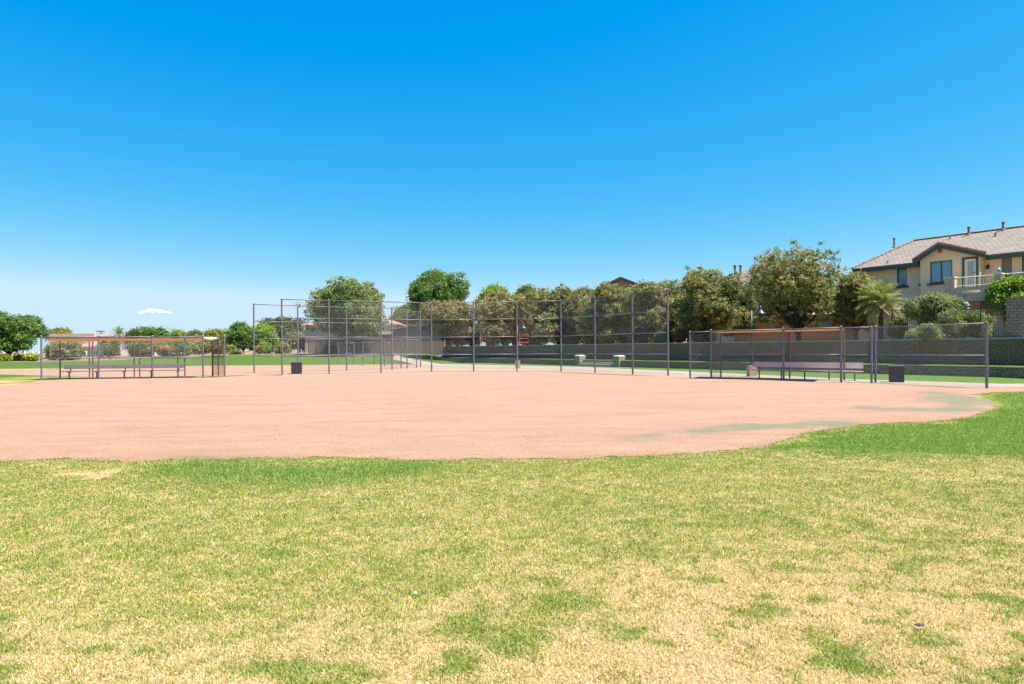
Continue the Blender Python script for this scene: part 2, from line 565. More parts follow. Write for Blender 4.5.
# ------------------------------------------------------------------ mesh tools
class MB:
    def __init__(self):
        self.v, self.f = [], []

    def add(self, vs, fs):
        o = len(self.v)
        self.v += [Vector(p) for p in vs]
        self.f += [[i + o for i in f] for f in fs]
        return self

    def frame_box(self, o, ax, ay, az):      # o corner, three edge vectors
        o, ax, ay, az = Vector(o), Vector(ax), Vector(ay), Vector(az)
        if ax.cross(ay).dot(az) < 0:
            ax, ay = ay, ax
        vs = [o, o + ax, o + ax + ay, o + ay, o + az, o + ax + az, o + ax + ay + az, o + ay + az]
        return self.add(vs, [(0, 3, 2, 1), (4, 5, 6, 7), (0, 1, 5, 4), (1, 2, 6, 5), (2, 3, 7, 6), (3, 0, 4, 7)])

    def box(self, c, s, rz=0.0):
        c = Vector(c)
        m = Matrix.Rotation(rz, 3, 'Z')
        ax, ay, az = m @ Vector((s[0], 0, 0)), m @ Vector((0, s[1], 0)), Vector((0, 0, s[2]))
        return self.frame_box(c - (ax + ay + az) / 2, ax, ay, az)

    def bar(self, a, b, w, h, up=(0, 0, 1)):  # box beam from a to b, centred
        a, b = Vector(a), Vector(b)
        d = (b - a)
        up = Vector(up)
        s = d.cross(up).normalized()
        u = s.cross(d).normalized()
        return self.frame_box(a - s * w / 2 - u * h / 2, s * w, d, u * h)

    def tube(self, pts, rad, n=8, cap=True):
        pts = [Vector(p) for p in pts]
        if not hasattr(rad, '__len__'):
            rad = [rad] * len(pts)
        o = len(self.v)
        ref = Vector((0.31, 0.87, 0.13))
        for i, p in enumerate(pts):
            if i == 0:
                t = pts[1] - pts[0]
            elif i == len(pts) - 1:
                t = pts[-1] - pts[-2]
            else:
                t = pts[i + 1] - pts[i - 1]
            t = t.normalized()
            a = t.cross(ref)
            if a.length < 1e-3:
                a = t.cross(Vector((1, 0, 0)))
            a.normalize()
            b = t.cross(a)
            for k in range(n):
                an = 2 * math.pi * k / n
                self.v.append(p + (a * math.cos(an) + b * math.sin(an)) * rad[i])
        for i in range(len(pts) - 1):
            for k in range(n):
                k2 = (k + 1) % n
                self.f.append([o + i * n + k, o + i * n + k2, o + (i + 1) * n + k2, o + (i + 1) * n + k])
        if cap:
            self.f.append([o + k for k in range(n)][::-1])
            self.f.append([o + (len(pts) - 1) * n + k for k in range(n)])
        return self

    def lathe(self, c, prof, n=16):
        c = Vector(c)
        o = len(self.v)
        for r, z in prof:
            for k in range(n):
                an = 2 * math.pi * k / n
                self.v.append(c + Vector((r * math.cos(an), r * math.sin(an), z)))
        for i in range(len(prof) - 1):
            for k in range(n):
                k2 = (k + 1) % n
                self.f.append([o + i * n + k, o + i * n + k2, o + (i + 1) * n + k2, o + (i + 1) * n + k])
        self.f.append([o + k for k in range(n)][::-1])
        self.f.append([o + (len(prof) - 1) * n + k for k in range(n)])
        return self

    def build(self, name, m, parent=None, origin=None, smooth=False, bevel=0.0, uvscale=False):
        me = bpy.data.meshes.new(name)
        if origin is None:
            origin = Vector((0, 0, 0))
            p = parent
            while p is not None:
                origin = origin + p.location
                p = p.parent
        org = Vector(origin)
        me.from_pydata([tuple(p - org) for p in self.v], [], self.f)
        if uvscale:
            uv = me.uv_layers.new(name='UVMap')
            for poly in me.polygons:
                n = poly.normal
                along = Vector((0, 0, 1)).cross(n)
                if along.length < 1e-3:
                    along = Vector((1, 0, 0))
                along.normalize()
                upv = n.cross(along)
                for li in poly.loop_indices:
                    co = me.vertices[me.loops[li].vertex_index].co
                    uv.data[li].uv = (co.dot(along), co.dot(upv))
        me.materials.append(m)
        if bevel:
            bm = bmesh.new()
            bm.from_mesh(me)
            bmesh.ops.remove_doubles(bm, verts=bm.verts, dist=1e-5)
            bmesh.ops.bevel(bm, geom=list(bm.edges), offset=bevel, segments=2, affect='EDGES', clamp_overlap=True)
            bm.to_mesh(me)
            bm.free()
        if smooth:
            for p in me.polygons:
                p.use_smooth = True
        o = bpy.data.objects.new(name, me)
        COL.objects.link(o)
        if parent is not None:
            o.parent = parent
        else:
            o.location = org
        return o


def tag(o, label=None, cat=None, group=None, kind=None):
    if label:
        o['label'] = label
    if cat:
        o['category'] = cat
    if group:
        o['group'] = group
    if kind:
        o['kind'] = kind
    return o


def empty(name, loc, label, cat, group=None, rz=0.0):
    o = bpy.data.objects.new(name, None)
    o.empty_display_size = 0.3
    COL.objects.link(o)
    o.location = Vector(loc)
    o.rotation_euler = (0, 0, rz)
    return tag(o, label, cat, group)


def copy_thing(o, loc, rz=0.0, sc=1.0, label=None, group=None, parent=None):
    c = o.copy()
    COL.objects.link(c)
    if parent is None:
        c.location = Vector(loc)
        c.rotation_euler = (0, 0, rz)
        c.scale = (sc, sc, sc)
        if label:
            c['label'] = label
        if group:
            c['group'] = group
    else:
        c.parent = parent
    for ch in list(o.children):
        copy_thing(ch, None, parent=c)
    return c


def np_obj(name, verts, faces, m, parent=None, cols=None, attrs=None, smooth=False, loc=None):
    me = bpy.data.meshes.new(name)
    nv, (nf, k) = len(verts), faces.shape
    me.vertices.add(nv)
    me.vertices.foreach_set('co', np.ascontiguousarray(verts, np.float32).ravel())
    me.loops.add(nf * k)
    me.loops.foreach_set('vertex_index', np.ascontiguousarray(faces, np.int32).ravel())
    me.polygons.add(nf)
    me.polygons.foreach_set('loop_start', np.arange(0, nf * k, k, dtype=np.int32))
    me.update(calc_edges=True)
    if cols is not None:
        a = me.color_attributes.new('Col', 'FLOAT_COLOR', 'POINT')
        rgba = np.ones((nv, 4), np.float32)
        rgba[:, :3] = cols
        a.data.foreach_set('color', rgba.ravel())
    for nm, val in (attrs or {}).items():
        a = me.attributes.new(nm, 'FLOAT', 'POINT')
        a.data.foreach_set('value', np.ascontiguousarray(val, np.float32))
    if smooth:
        me.polygons.foreach_set('use_smooth', np.ones(nf, bool))
    me.materials.append(m)
    o = bpy.data.objects.new(name, me)
    COL.objects.link(o)
    if parent is not None:
        o.parent = parent
    if loc is not None:
        o.location = loc
    return o


# ================================================================== GROUND
def xy(px, py):
    g = G(px, py)
    return (g.x, g.y)


INF_PX = [(-140, 464), (-60, 463), (0, 462), (30, 461), (62, 460), (100, 459.5), (122, 463), (150, 461), (172, 459), (215, 459.5), (256, 459), (300, 458.5),
          (350, 458), (385, 459), (405, 461), (440, 460), (480, 459.5), (520, 460), (580, 459), (620, 457.5), (658, 455), (700, 453.5), (736, 451.5),
          (762, 447.5), (790, 439), (812, 433), (840, 428), (875, 424), (905, 422.5), (935, 422), (962, 418.5), (985, 412.5), (997, 407), (990, 401), (974, 394.5),
          (1000, 392.3), (1060, 391.2), (1150, 391), (1150, 388.3), (1060, 388.3), (986, 387.2), (930, 385.2), (875, 383.4), (840, 382.2), (783, 379.6), (740, 377.8), (690, 375.6),
          (640, 373.6), (600, 372.2), (561, 371.8), (500, 371.5), (434, 371.8), (380, 373), (329, 374.3), (282, 375.6), (254, 375), (235, 376.3), (205, 378),
          (120, 378.6), (60, 379.6), (36, 381.5), (12, 385.5), (-10, 388), (-70, 392), (-140, 395)]
INF = [xy(*p) for p in INF_PX]


def ragged(poly, step_near=0.05, amp=0.12, seed=1.0):
    out = []
    n = len(poly)
    for i in range(n):
        a, b = Vector(poly[i]), Vector(poly[(i + 1) % n])
        L = (b - a).length
        st = max(step_near, 0.008 * (a + b).length / 2)
        k = max(1, int(L / st))
        nrm = Vector(((b - a).y, -(b - a).x))
        if nrm.length > 0:
            nrm.normalize()
        for j in range(k):
            p = a.lerp(b, j / k)
            w = float(fbm(np.array([p.x * 2.1 + seed]), np.array([p.y * 2.1]), 5)[0]) - 0.5
            w2 = float(vnoise(np.array([p.x * 14 + seed]), np.array([p.y * 14]))[0]) - 0.5
            p = p + nrm * (w * 2 * amp + w2 * 0.6 * amp)
            out.append((p.x, p.y))
    return out


def sheet(name, poly, z, m, grid=None, stain=None, zf=None):
    pts = [Vector(p) for p in poly]
    nb = len(pts)
    if grid is not None:
        gx, gy = grid
        ins = in_poly(gx, gy, poly)
        gx, gy = gx[ins], gy[ins]
        # keep away from the border a little
        pts += [Vector((float(a), float(b))) for a, b in zip(gx, gy)]
    edges = [(i, (i + 1) % nb) for i in range(nb)]
    v, e, f, *_ = delaunay_2d_cdt(pts, edges, [list(range(nb))], 1, 1e-5)
    vs = np.array([(p.x, p.y, z) for p in v])
    if zf is not None:
        vs[:, 2] = zf(vs[:, 0], vs[:, 1]) + z
    fs = np.array([t for t in f if len(t) == 3])
    a = vs[fs[:, 1]] - vs[fs[:, 0]]
    b = vs[fs[:, 2]] - vs[fs[:, 0]]
    flip = (a[:, 0] * b[:, 1] - a[:, 1] * b[:, 0]) < 0
    fs[flip] = fs[flip][:, ::-1]
    at = {'stain': stain(vs[:, 0], vs[:, 1])} if stain else None
    o = np_obj(name, vs, fs, m, attrs=at)
    tag(o, kind='structure')
    return o


def berm(x, y):
    a = 0.35 + 0.85 * sstep(-62, -40, x)
    left = 1 - sstep(-13, -6, x)
    z = a * sstep(66, 96, y) * left + 1.9 * (1 - left) * sstep(100, 150, y)
    return z


WEDGE = [xy(*p) for p in [(752, 451), (790, 440), (812, 434), (875, 425), (935, 423), (985, 414), (1000, 404), (978, 394), (1040, 391.5), (1400, 392), (1400, 470), (1024, 458), (930, 457), (840, 455)]]
STRIP = [xy(200, 468), xy(262, 475), xy(340, 474), (xy(395, 468))]
EDGE_FRONT = [xy(*p) for p in INF_PX[:27]]
BARE = [xy(60, 475), xy(85, 474), xy(100, 478), xy(112, 471)]


def green_amount(x, y):
    px, py = to_px(x, y)
    n1 = fbm(x * 0.55, y * 1.05, 4)
    n2 = fbm(x * 2.2 + 40, y * 3.6 + 11, 4)
    n3 = fbm(x * 0.9 + 7, y * 1.2 + 3, 5)
    dry = sstep(530, 680, py + (n1 - 0.5) * 150 + 45 * sstep(300, 950, px))
    base = 0.64 - 0.08 * sstep(250, 900, px) - 0.44 * dry
    n4 = fbm(x * 3.6 + 21, y * 5.2 + 4, 5)
    tuft = sstep(0.53, 0.66, n2 * 0.45 + n4 * 0.55) * (0.15 + 0.62 * dry)
    g = base + (n1 - 0.5) * 0.35 + (n3 - 0.5) * 0.38 + tuft
    w = in_poly(x, y, WEDGE)
    dW = seg_dist(x, y, WEDGE + WEDGE[:1])
    ww = np.where(w, sstep(-0.1, 0.5, dW + (n2 - 0.5) * 1.0), sstep(0.7, 0.0, dW + (n2 - 0.3) * 1.2) * 0.35)
    g = g + ww * 0.75
    ds = seg_dist(x, y, STRIP)
    g = g + 0.7 * np.exp(-(ds / 0.55) ** 2)
    db = seg_dist(x, y, BARE)
    g = g - 0.8 * np.exp(-(db / 0.1) ** 2)
    lush = np.clip(ww + np.exp(-(ds / 0.55) ** 2) * 0.9, 0, 1)
    return np.clip(g, 0, 1), lush


STRAW = np.array((0.43, 0.305, 0.155))
STRAW2 = np.array((0.50, 0.365, 0.225))
YGREEN = np.array((0.285, 0.28, 0.06))
GREEN = np.array((0.15, 0.205, 0.045))
LUSH = np.array((0.125, 0.215, 0.035))
PALE = np.array((0.29, 0.205, 0.15))


def grow(a, b, first, ratio):
    out = [a]
    s = first
    while out[-1] < b:
        out.append(out[-1] + s)
        s *= ratio
    return out


xs = np.concatenate([-np.array(grow(120, 4000, 4, 1.25))[::-1], np.arange(-118, -30, 2.0), np.arange(-30, -9, 0.45), np.arange(-9, 9, 0.11),
                     np.arange(9, 30, 0.3), np.arange(30, 119, 2.0), np.array(grow(120, 4000, 4, 1.25))])
ys = np.concatenate([-np.array(grow(6, 4000, 2, 1.5))[::-1], np.arange(-5, 2, 0.5), np.arange(2, 11, 0.1), np.arange(11, 28, 0.25), np.arange(28, 112, 0.9),
                     np.array(grow(112.5, 5000, 3, 1.2))])
GX, GY = np.meshgrid(xs, ys)
gx, gy = GX.ravel(), GY.ravel()
gz = berm(gx, gy)
g, lush = green_amount(gx, gy)
gsm = g[:, None]
col = np.where(gsm < 0.5, STRAW + (YGREEN - STRAW) * (gsm * 2), YGREEN + (GREEN - YGREEN) * (gsm * 2 - 1))
col = col * (1 - lush[:, None]) + LUSH * lush[:, None]
# beyond the diamond: strips of lawn and gravel
far = sstep(33 - 9 * sstep(4, 9, gx), 36 - 9 * sstep(4, 9, gx), gy + (fbm(gx * 0.3, gy * 0.3) - 0.5) * 6)
LAWN = np.array((0.085, 0.14, 0.028))
YEL = np.array((0.36, 0.29, 0.12))
yel = sstep(47, 50, gy) * (1 - sstep(56, 61, gy + (fbm(gx * 0.2, gy * 0.2 + 5) - .5) * 6)) * (1 - sstep(-42, -30, gx))
yel = np.maximum(yel, sstep(30, 34, gy) * (1 - sstep(38, 42, gy)) * 0.8 * sstep(0.42, 0.6, fbm(gx * 0.5, gy * 0.25)))
lawn_c = LAWN[None] * (1 - yel[:, None]) + YEL * yel[:, None]
col = col * (1 - far[:, None]) + lawn_c * far[:, None]
lp = sstep(-13, -15, gx) * sstep(20, 23, gy) * (1 - sstep(34, 36, gy))
lgn = sstep(0.40, 0.54, fbm(gx * 0.45, gy * 0.8 + 3, 4))[:, None]
lpc = STRAW * 1.05 * (1 - lgn) + GREEN * 0.95 * lgn
col = col * (1 - lp[:, None]) + lpc * lp[:, None]
pale = sstep(85, 88, gy + (fbm(gx * 0.15, gy * 0.1) - 0.5) * 5 - 3.0 * sstep(-50, -30, gx))
col = col * (1 - pale[:, None]) + PALE * pale[:, None]
ny, nx = GX.shape
col = col * 0.80
idx = np.arange(nx * ny).reshape(ny, nx)
faces = np.stack([idx[:-1, :-1].ravel(), idx[:-1, 1:].ravel(), idx[1:, 1:].ravel(), idx[1:, :-1].ravel()], 1)
tag(np_obj('ground', np.stack([gx, gy, gz], 1), faces, M['ground'], cols=col, smooth=True), kind='structure')

# infield
STAIN1 = [xy(*p) for p in [(630, 437), (680, 433), (740, 428.5), (800, 425), (850, 423.5)]]
STAIN2 = [xy(*p) for p in [(926, 392.5), (950, 395), (964, 399), (966, 404.5), (950, 410.5), (915, 411), (870, 409.5)]]
STAIN3 = [xy(*p) for p in [(170, 457.5), (215, 458), (262, 459.5), (300, 458)]]


def stain(x, y):
    d1 = seg_dist(x, y, STAIN1)
    d2 = seg_dist(x, y, STAIN2)
    d3 = seg_dist(x, y, STAIN3)
    n = fbm(x * 1.3, y * 1.3) - 0.5
    s = 0.93 * sstep(0.85, 0.1, d1 + n * 1.3) + 0.88 * sstep(1.3, 0.2, d2 + n * 1.6) + 0.8 * sstep(0.14, 0.0, d3)
    e = sstep(0.45, 0.0, seg_dist(x, y, EDGE_FRONT) + n * 0.4) * 0.22
    return np.clip(s + e, 0, 1)


inf_poly = ragged(INF, 0.04, 0.2)
ggx, ggy = np.meshgrid(np.arange(-16, 24, 0.24), np.arange(8, 26, 0.24))
ggx = (ggx + (np.random.default_rng(1).random(ggx.shape) - .5) * 0.1).ravel()
ggy = (ggy + (np.random.default_rng(2).random(ggy.shape) - .5) * 0.1).ravel()
sheet('infield', inf_poly, 0.010, M['dirt'], (ggx, ggy), stain)

# pale apron behind the backstop, path, second diamond
PATH_UP = [(1200, 384.2), (1060, 384), (1000, 384), (940, 382), (854, 379.4), (790, 376.3), (740, 374), (690, 371.8), (640, 369.6), (600, 367.8), (565, 366.7), (520, 365.8), (480, 364.9), (440, 363.9),
           (415, 362.4), (395, 361.0), (375, 359.2), (352, 357.2)]
PATH_LO = [(1200, 388), (1060, 388), (1000, 387.3), (940, 385), (854, 382.4), (790, 379.2), (740, 377), (690, 374.8), (640, 372.6), (600, 370.8), (565, 369.6), (520, 368.6), (480, 367.6), (440, 366.6),
           (415, 364.6), (395, 362.6), (375, 360.2), (352, 357.8)]
sheet('path', [xy(*p) for p in PATH_UP] + [xy(*p) for p in PATH_LO[::-1]], 0.014, M['concrete'], zf=berm)
APR = [(1000, 387.2), (940, 384.9), (854, 382.3), (790, 379.1), (740, 376.9), (690, 374.7), (640, 372.5), (600, 370.7), (565, 369.5), (520, 368.5), (480, 367.5), (440, 366.5), (420, 366.2), (395, 369), (330, 372.4), (282, 374), (282, 377.2),
       (329, 375.6), (380, 374.3), (434, 373.2), (500, 373), (561, 373.3), (600, 374.4), (640, 376), (690, 378.4), (740, 380.4), (783, 382), (840, 384.2), (875, 385.4), (930, 386.8), (986, 388.6)]
sheet('pale_dirt', ragged([xy(*p) for p in APR], 0.2, 0.25, 5), 0.006 + 0.008, M['apron'])
FAR = [(-260, 376), (-100, 374.5), (0, 374.5), (60, 376), (120, 377.5), (205, 377.2), (240, 375.2), (282, 375), (330, 373.4), (395, 370), (428, 366.6), (436, 365.5), (420, 364.6), (400, 363.8), (375, 363.2), (345, 362.4),
       (315, 362.2), (290, 363.2), (255, 363.8), (225, 364.6), (190, 366.2), (140, 367.6), (90, 368.6), (40, 369.6), (0, 369.8), (-260, 370)]
sheet('far_infield', ragged([xy(*p) for p in FAR], 0.3, 0.4, 9), 0.004, M['dirt'])

# terrace
LW = [Vector(xy(1130, 384.0)), Vector(xy(1000, 377.6)), Vector(xy(840, 373.0)), Vector(xy(680, 368.9)), Vector(xy(600, 366.4)), Vector(xy(520, 364.0)), Vector(xy(432, 361.3))]
for k in range(len(LW)):
    pass


def offs(line, o):
    out = []
    n = len(line)
    for i in range(n):
        t = (line[min(n - 1, i + 1)] - line[max(0, i - 1)]).normalized()
        nr = Vector((t.y, -t.x))          # line runs right->left, away: normal to its far side
        if nr.y < 0:
            nr = -nr
        out.append(line[i] + nr * o)
    return out


UW = offs(LW, 2.5)
LZ, UZ = 0.54, 2.0
sheet('terrace_lawn', [tuple(p) for p in offs(LW, 0.2)] + [tuple(p) for p in offs(LW, 2.6)[::-1]], LZ + 0.012, M['lawn'])
sheet('planting_bed', [tuple(p) for p in offs(LW, 2.65)] + [(UW[-1].x - 1, UW[-1].y + 3), (UW[-1].x - 1.5, 135), (300, 135), (300, UW[0].y)], UZ - 0.06, M['bed'])
# lawn strip between lower wall and path
sheet('lawn_strip', [tuple(p) for p in offs(LW, 0.02)] + [xy(*p) for p in PATH_UP[::-1] if 432 < p[0] < 1100], 0.009, M['lawn'])

# ================================================================== GRASS
nb = 1500000
yy = 2.3 + rng.random(nb) ** 1.25 * 13.0
xx = (rng.random(nb) * 2 - 1) * (yy * 0.86 + 1.6)
kw = 260000
wx, wy = rng.uniform(5, 24, kw), rng.uniform(14.5, 26.5, kw)
wk = in_poly(wx, wy, WEDGE) & (np.abs(wx) < wy * 0.86 + 1.6)
nb += int(wk.sum())
xx, yy = np.concatenate([xx, wx[wk]]), np.concatenate([yy, wy[wk]])
keep = rng.random(nb) < np.clip(1.35 * (yy / 3.0) ** -0.25, 0, 1)
xx, yy = xx[keep], yy[keep]
infA = np.array(inf_poly)
bx = (xx > -16)
ins = in_poly(xx, yy, INF)
dedge = seg_dist(xx, yy, EDGE_FRONT)
ok = (~ins) | ((dedge < 0.5) & (rng.random(len(xx)) < 0.42 * np.exp(-dedge / 0.11)))
xx, yy, dedge = xx[ok], yy[ok], dedge[ok]
# sparse turf inside the stains
k2 = 14000
sx = rng.random(k2) * 14 + 1.5
sy = rng.random(k2) * 16 + 10
st = stain(sx, sy)
pk = in_poly(sx, sy, INF) & (rng.random(k2) < st * 0.45 * (fbm(sx * 3, sy * 3) > 0.5))
nst = int(pk.sum())
gA, luA = green_amount(xx, yy)
fine = fbm(xx * 9, yy * 11, 3)
isg = rng.random(len(xx)) < np.clip((gA - 0.12) * 0.95 + (fine - 0.5) * 1.1, 0.05, 0.94)
xx = np.concatenate([xx, sx[pk]])
yy = np.concatenate([yy, sy[pk]])
isg = np.concatenate([isg, np.ones(nst, bool)])
luA = np.concatenate([luA, np.zeros(nst)])
fringe = np.concatenate([np.exp(-(dedge / 0.25) ** 2), np.zeros(nst)])
n = len(xx)
hgt = np.where(isg, rng.uniform(0.012, 0.027, n), rng.uniform(0.008, 0.019, n)) * (1 + 0.7 * luA + 0.2 * fringe)
wid = np.where(isg, 0.0029, 0.0027) * (yy / 3.0) ** 0.75 * rng.uniform(0.7, 1.3, n)
az = rng.random(n) * 2 * np.pi
tilt = np.where(isg, rng.uniform(0.1, 1.15, n), rng.uniform(0.5, 1.5, n))
dx, dy, dz = np.cos(az) * np.sin(tilt), np.sin(az) * np.sin(tilt), np.cos(tilt)
ta = az + np.pi / 2 + rng.normal(0, 0.5, n)
tx, ty = np.cos(ta) * wid, np.sin(ta) * wid
z0 = np.full(n, 0.001)
V = np.empty((n, 3, 3))
V[:, 0] = np.stack([xx - tx, yy - ty, z0], 1)
V[:, 1] = np.stack([xx + tx, yy + ty, z0], 1)
V[:, 2] = np.stack([xx + dx * hgt * 1.5, yy + dy * hgt * 1.5, z0 + 0.003 + dz * hgt], 1)
t = rng.random((n, 1))
t2 = rng.random((n, 1))
straw = STRAW * 1.35 * (1 - t) + STRAW2 * 1.5 * t
straw = straw * rng.uniform(0.75, 1.25, (n, 1))
grn = np.where(t2 < 0.5, YGREEN, GREEN) * (1 - luA[:, None] * 0.8) + LUSH * luA[:, None] * 0.8
grn = grn * rng.uniform(0.9, 1.6, (n, 1))
gq = np.concatenate([gA, np.full(nst, 0.5)])[:, None]
straw = straw * (1 - 0.36 * np.clip(gq * 1.3, 0, 1)) + YGREEN * 1.25 * 0.36 * np.clip(gq * 1.3, 0, 1)
cb = np.where(isg[:, None], grn, straw)
cols = np.repeat(cb, 3, axis=0)
tag(np_obj('grass', V.reshape(-1, 3), np.arange(n * 3).reshape(n, 3), M['grassblade'], cols=cols), 'short patchy turf of green tufts and dry straw', 'grass', kind='stuff')

# loose clods and grit on the infield
nc = 5000
cx = rng.uniform(-13, 16, nc)
cy = 8 + rng.random(nc) ** 1.6 * 20
o_ = in_poly(cx, cy, INF)
cx, cy = cx[o_], cy[o_]
nc = len(cx)
r = rng.uniform(0.004, 0.008, nc) * rng.choice([1, 1, 1, 1, 1, 1.5], nc)
oc = np.array([(1, 0, 0), (0, 1, 0), (-1, 0, 0), (0, -1, 0), (0, 0, 0.8), (0, 0, -0.5)], float)
vv = (oc[None] * rng.uniform(0.7, 1.3, (nc, 6, 1))) * r[:, None, None] + np.stack([cx, cy, np.full(nc, 0.013)], 1)[:, None]
of = np.array([(0, 1, 4), (1, 2, 4), (2, 3, 4), (3, 0, 4), (1, 0, 5), (2, 1, 5), (3, 2, 5), (0, 3, 5)])
ff = (of[None] + (np.arange(nc) * 6)[:, None, None]).reshape(-1, 3)
M['clod'] = mat('dirt_clod', (0.25, 0.145, 0.10), 0.95, 0.25, 12)
tag(np_obj('dirt_clods', vv.reshape(-1, 3), ff, M['clod']), 'small clods and grit scattered over the pink infield', 'dirt clods', kind='stuff')


# litter on the turf
def scrap(name, px, py, s, m, label, cat):
    p = G(px, py)
    bm = MB()
    r0 = random.Random(px)
    n_, k_ = 7, []
    top = [Vector((p.x + math.cos(a) * s * r0.uniform(.6, 1.2), p.y + math.sin(a) * s * 0.6 * r0.uniform(.6, 1.2), 0.03 + r0.uniform(0, .012))) for a in [i * 2 * math.pi / n_ for i in range(n_)]]
    cen = Vector((p.x, p.y, 0.045))
    bot = [q - Vector((0, 0, 0.006)) for q in top]
    vs = top + bot + [cen, cen - Vector((0, 0, 0.006))]
    fs = []
    for i in range(n_):
        j = (i + 1) % n_
        fs += [(i, j, 2 * n_), (n_ + j, n_ + i, 2 * n_ + 1), (i, n_ + i, n_ + j, j)]
    bm.add(vs, fs)
    o = bm.build(name, m, origin=(p.x, p.y, 0))
    return tag(o, label, cat)


scrap('paper_scrap', 415, 598, 0.014, M['white_scrap'], 'tiny white scrap of litter lying on the yellowed turf', 'litter')
scrap('dry_leaf', 920, 631, 0.026, M['dark_leaf'], 'small dark purple dry leaf lying on straw turf', 'leaf')


# ================================================================== FENCES
def post(bm, x, y, z0, z1, r=0.04):
    bm.tube([(x, y, z0), (x, y, z1)], r, 10)
    bm.lathe((x, y, z1), [(r * 1.12, -0.05), (r * 1.15, 0.0), (r * 0.8, r * 0.7), (0.004, r * 1.0)], 10)


def mesh_panel(bm, a, b, z0, z1, cell=0.085, wr=0.0012):
    """woven wire diamonds between two posts: every wire a thin three-sided strand"""
    a, b = Vector(a).to_2d(), Vector(b).to_2d()
    L = (b - a).length
    d = (b - a) / L
    nr = Vector((d.y, -d.x, 0))
    H = z1 - z0

    def pt(u, z):
        return Vector((a.x + d.x * u, a.y + d.y * u, z0 + z))
    for sgn in (1, -1):
        u0 = -H
        while u0 < L:
            s, e = max(0.0, -u0), min(H, L - u0)
            if e - s > 0.02:
                if sgn > 0:
                    p, q = pt(u0 + s, s), pt(u0 + e, e)
                else:
                    p, q = pt(L - u0 - s, s), pt(L - u0 - e, e)
                t = (q - p).normalized()
                w = t.cross(nr) * wr
                h = nr * wr
                off = nr * (0.004 * sgn)
                vs = [p + w + off, p - w * .6 + h + off, p - w * .6 - h + off, q + w + off, q - w * .6 + h + off, q - w * .6 - h + off]
                bm.add(vs, [(0, 1, 4, 3), (1, 2, 5, 4), (2, 0, 3, 5)])
            u0 += cell


def fence_run(root, pts, H, levels, post_h=None, pr=0.045, rr=0.024, cell=0.085, wr=0.0012, posts=True, mesh=True, m_post='steel', bottom=0.05, m_wire='wire'):
    for i, p in enumerate(pts):
        if posts:
            bm = MB()
            post(bm, p[0], p[1], 0.0, (post_h or H) + 0.02, pr)
            bm.build('post', M[m_post], root, smooth=False)
    for a, b in zip(pts[:-1], pts[1:]):
        for z in levels:
            bm = MB()
            bm.tube([(a[0], a[1], z), (b[0], b[1], z)], rr, 8)
            bm.build('rail', M[m_post], root, smooth=True)
        if mesh:
            bm = MB()
            mesh_panel(bm, a, b, bottom, H - 0.01, cell, wr)
            bm.build('chain_link_panel', M[m_wire], root)


LV = [1.22, 2.44, 3.66, 4.86]
BS = [(282, 39.8), (329, 40.9), (381, 42.2), (431.5, 43.6), (473.6, 43.2), (517, 42.9), (561, 42.4), (595, 39.9), (632.6, 36.8), (668, 34.9)]
bs_pts = [(PX(px, d), d) for px, d in BS]
bs = empty('backstop', (bs_pts[4][0], bs_pts[4][1], 0), 'tall grey chain link backstop behind home plate with two angled wings', 'backstop')
fence_run(bs, bs_pts, 4.88, LV, pr=0.052, rr=0.026)

B2 = [(254, 43.8), (298, 45.6), (346.6, 47.6), (392, 48.9), (407, 51.6), (420.5, 54.7)]
b2_pts = [(PX(px, d), d) for px, d in B2]
b2 = empty('backstop', (b2_pts[2][0], b2_pts[2][1], 0), 'second chain link backstop standing farther back, behind the black bin', 'backstop')
fence_run(b2, b2_pts, 4.88, LV, pr=0.052, rr=0.026, wr=0.0011, cell=0.12)

# fence of the second diamond, beyond the second backstop
FF = [(338, 67), (354, 66.6), (374, 66.2), (389, 65.4)]
ff_pts = [(PX(px, d), d) for px, d in FF]
o = empty('chain_link_fence', (ff_pts[0][0], ff_pts[0][1], 0), 'low distant chain link fence in front of the pink block wall', 'fence')
fence_run(o, ff_pts, 2.35, [1.2, 2.35], pr=0.05, rr=0.024, wr=0.0011, cell=0.14)
FF = [(363, 63), (384.5, 60), (401, 54.5), (416.6, 53.5)]
ff_pts = [(PX(px, d), d) for px, d in FF]
o = empty('chain_link_fence', (ff_pts[0][0], ff_pts[0][1], 0), 'dugout fence of the second field seen through the backstop wing', 'fence')
fence_run(o, ff_pts, 2.44, [1.2, 2.44], pr=0.05, rr=0.024, wr=0.0011, cell=0.14)

# sideline fence right of the right dugout
SF = [(875.3, 27.2), (986.6, 23.0)]
sf_pts = [(PX(px, d), d) for px, d in SF]
o = empty('chain_link_fence', (sf_pts[0][0], sf_pts[0][1], 0), 'single grey chain link panel with end post to the right of the dugout', 'fence')
fence_run(o, sf_pts, 2.44, [1.22, 2.42], pr=0.05, rr=0.026, wr=0.0019)


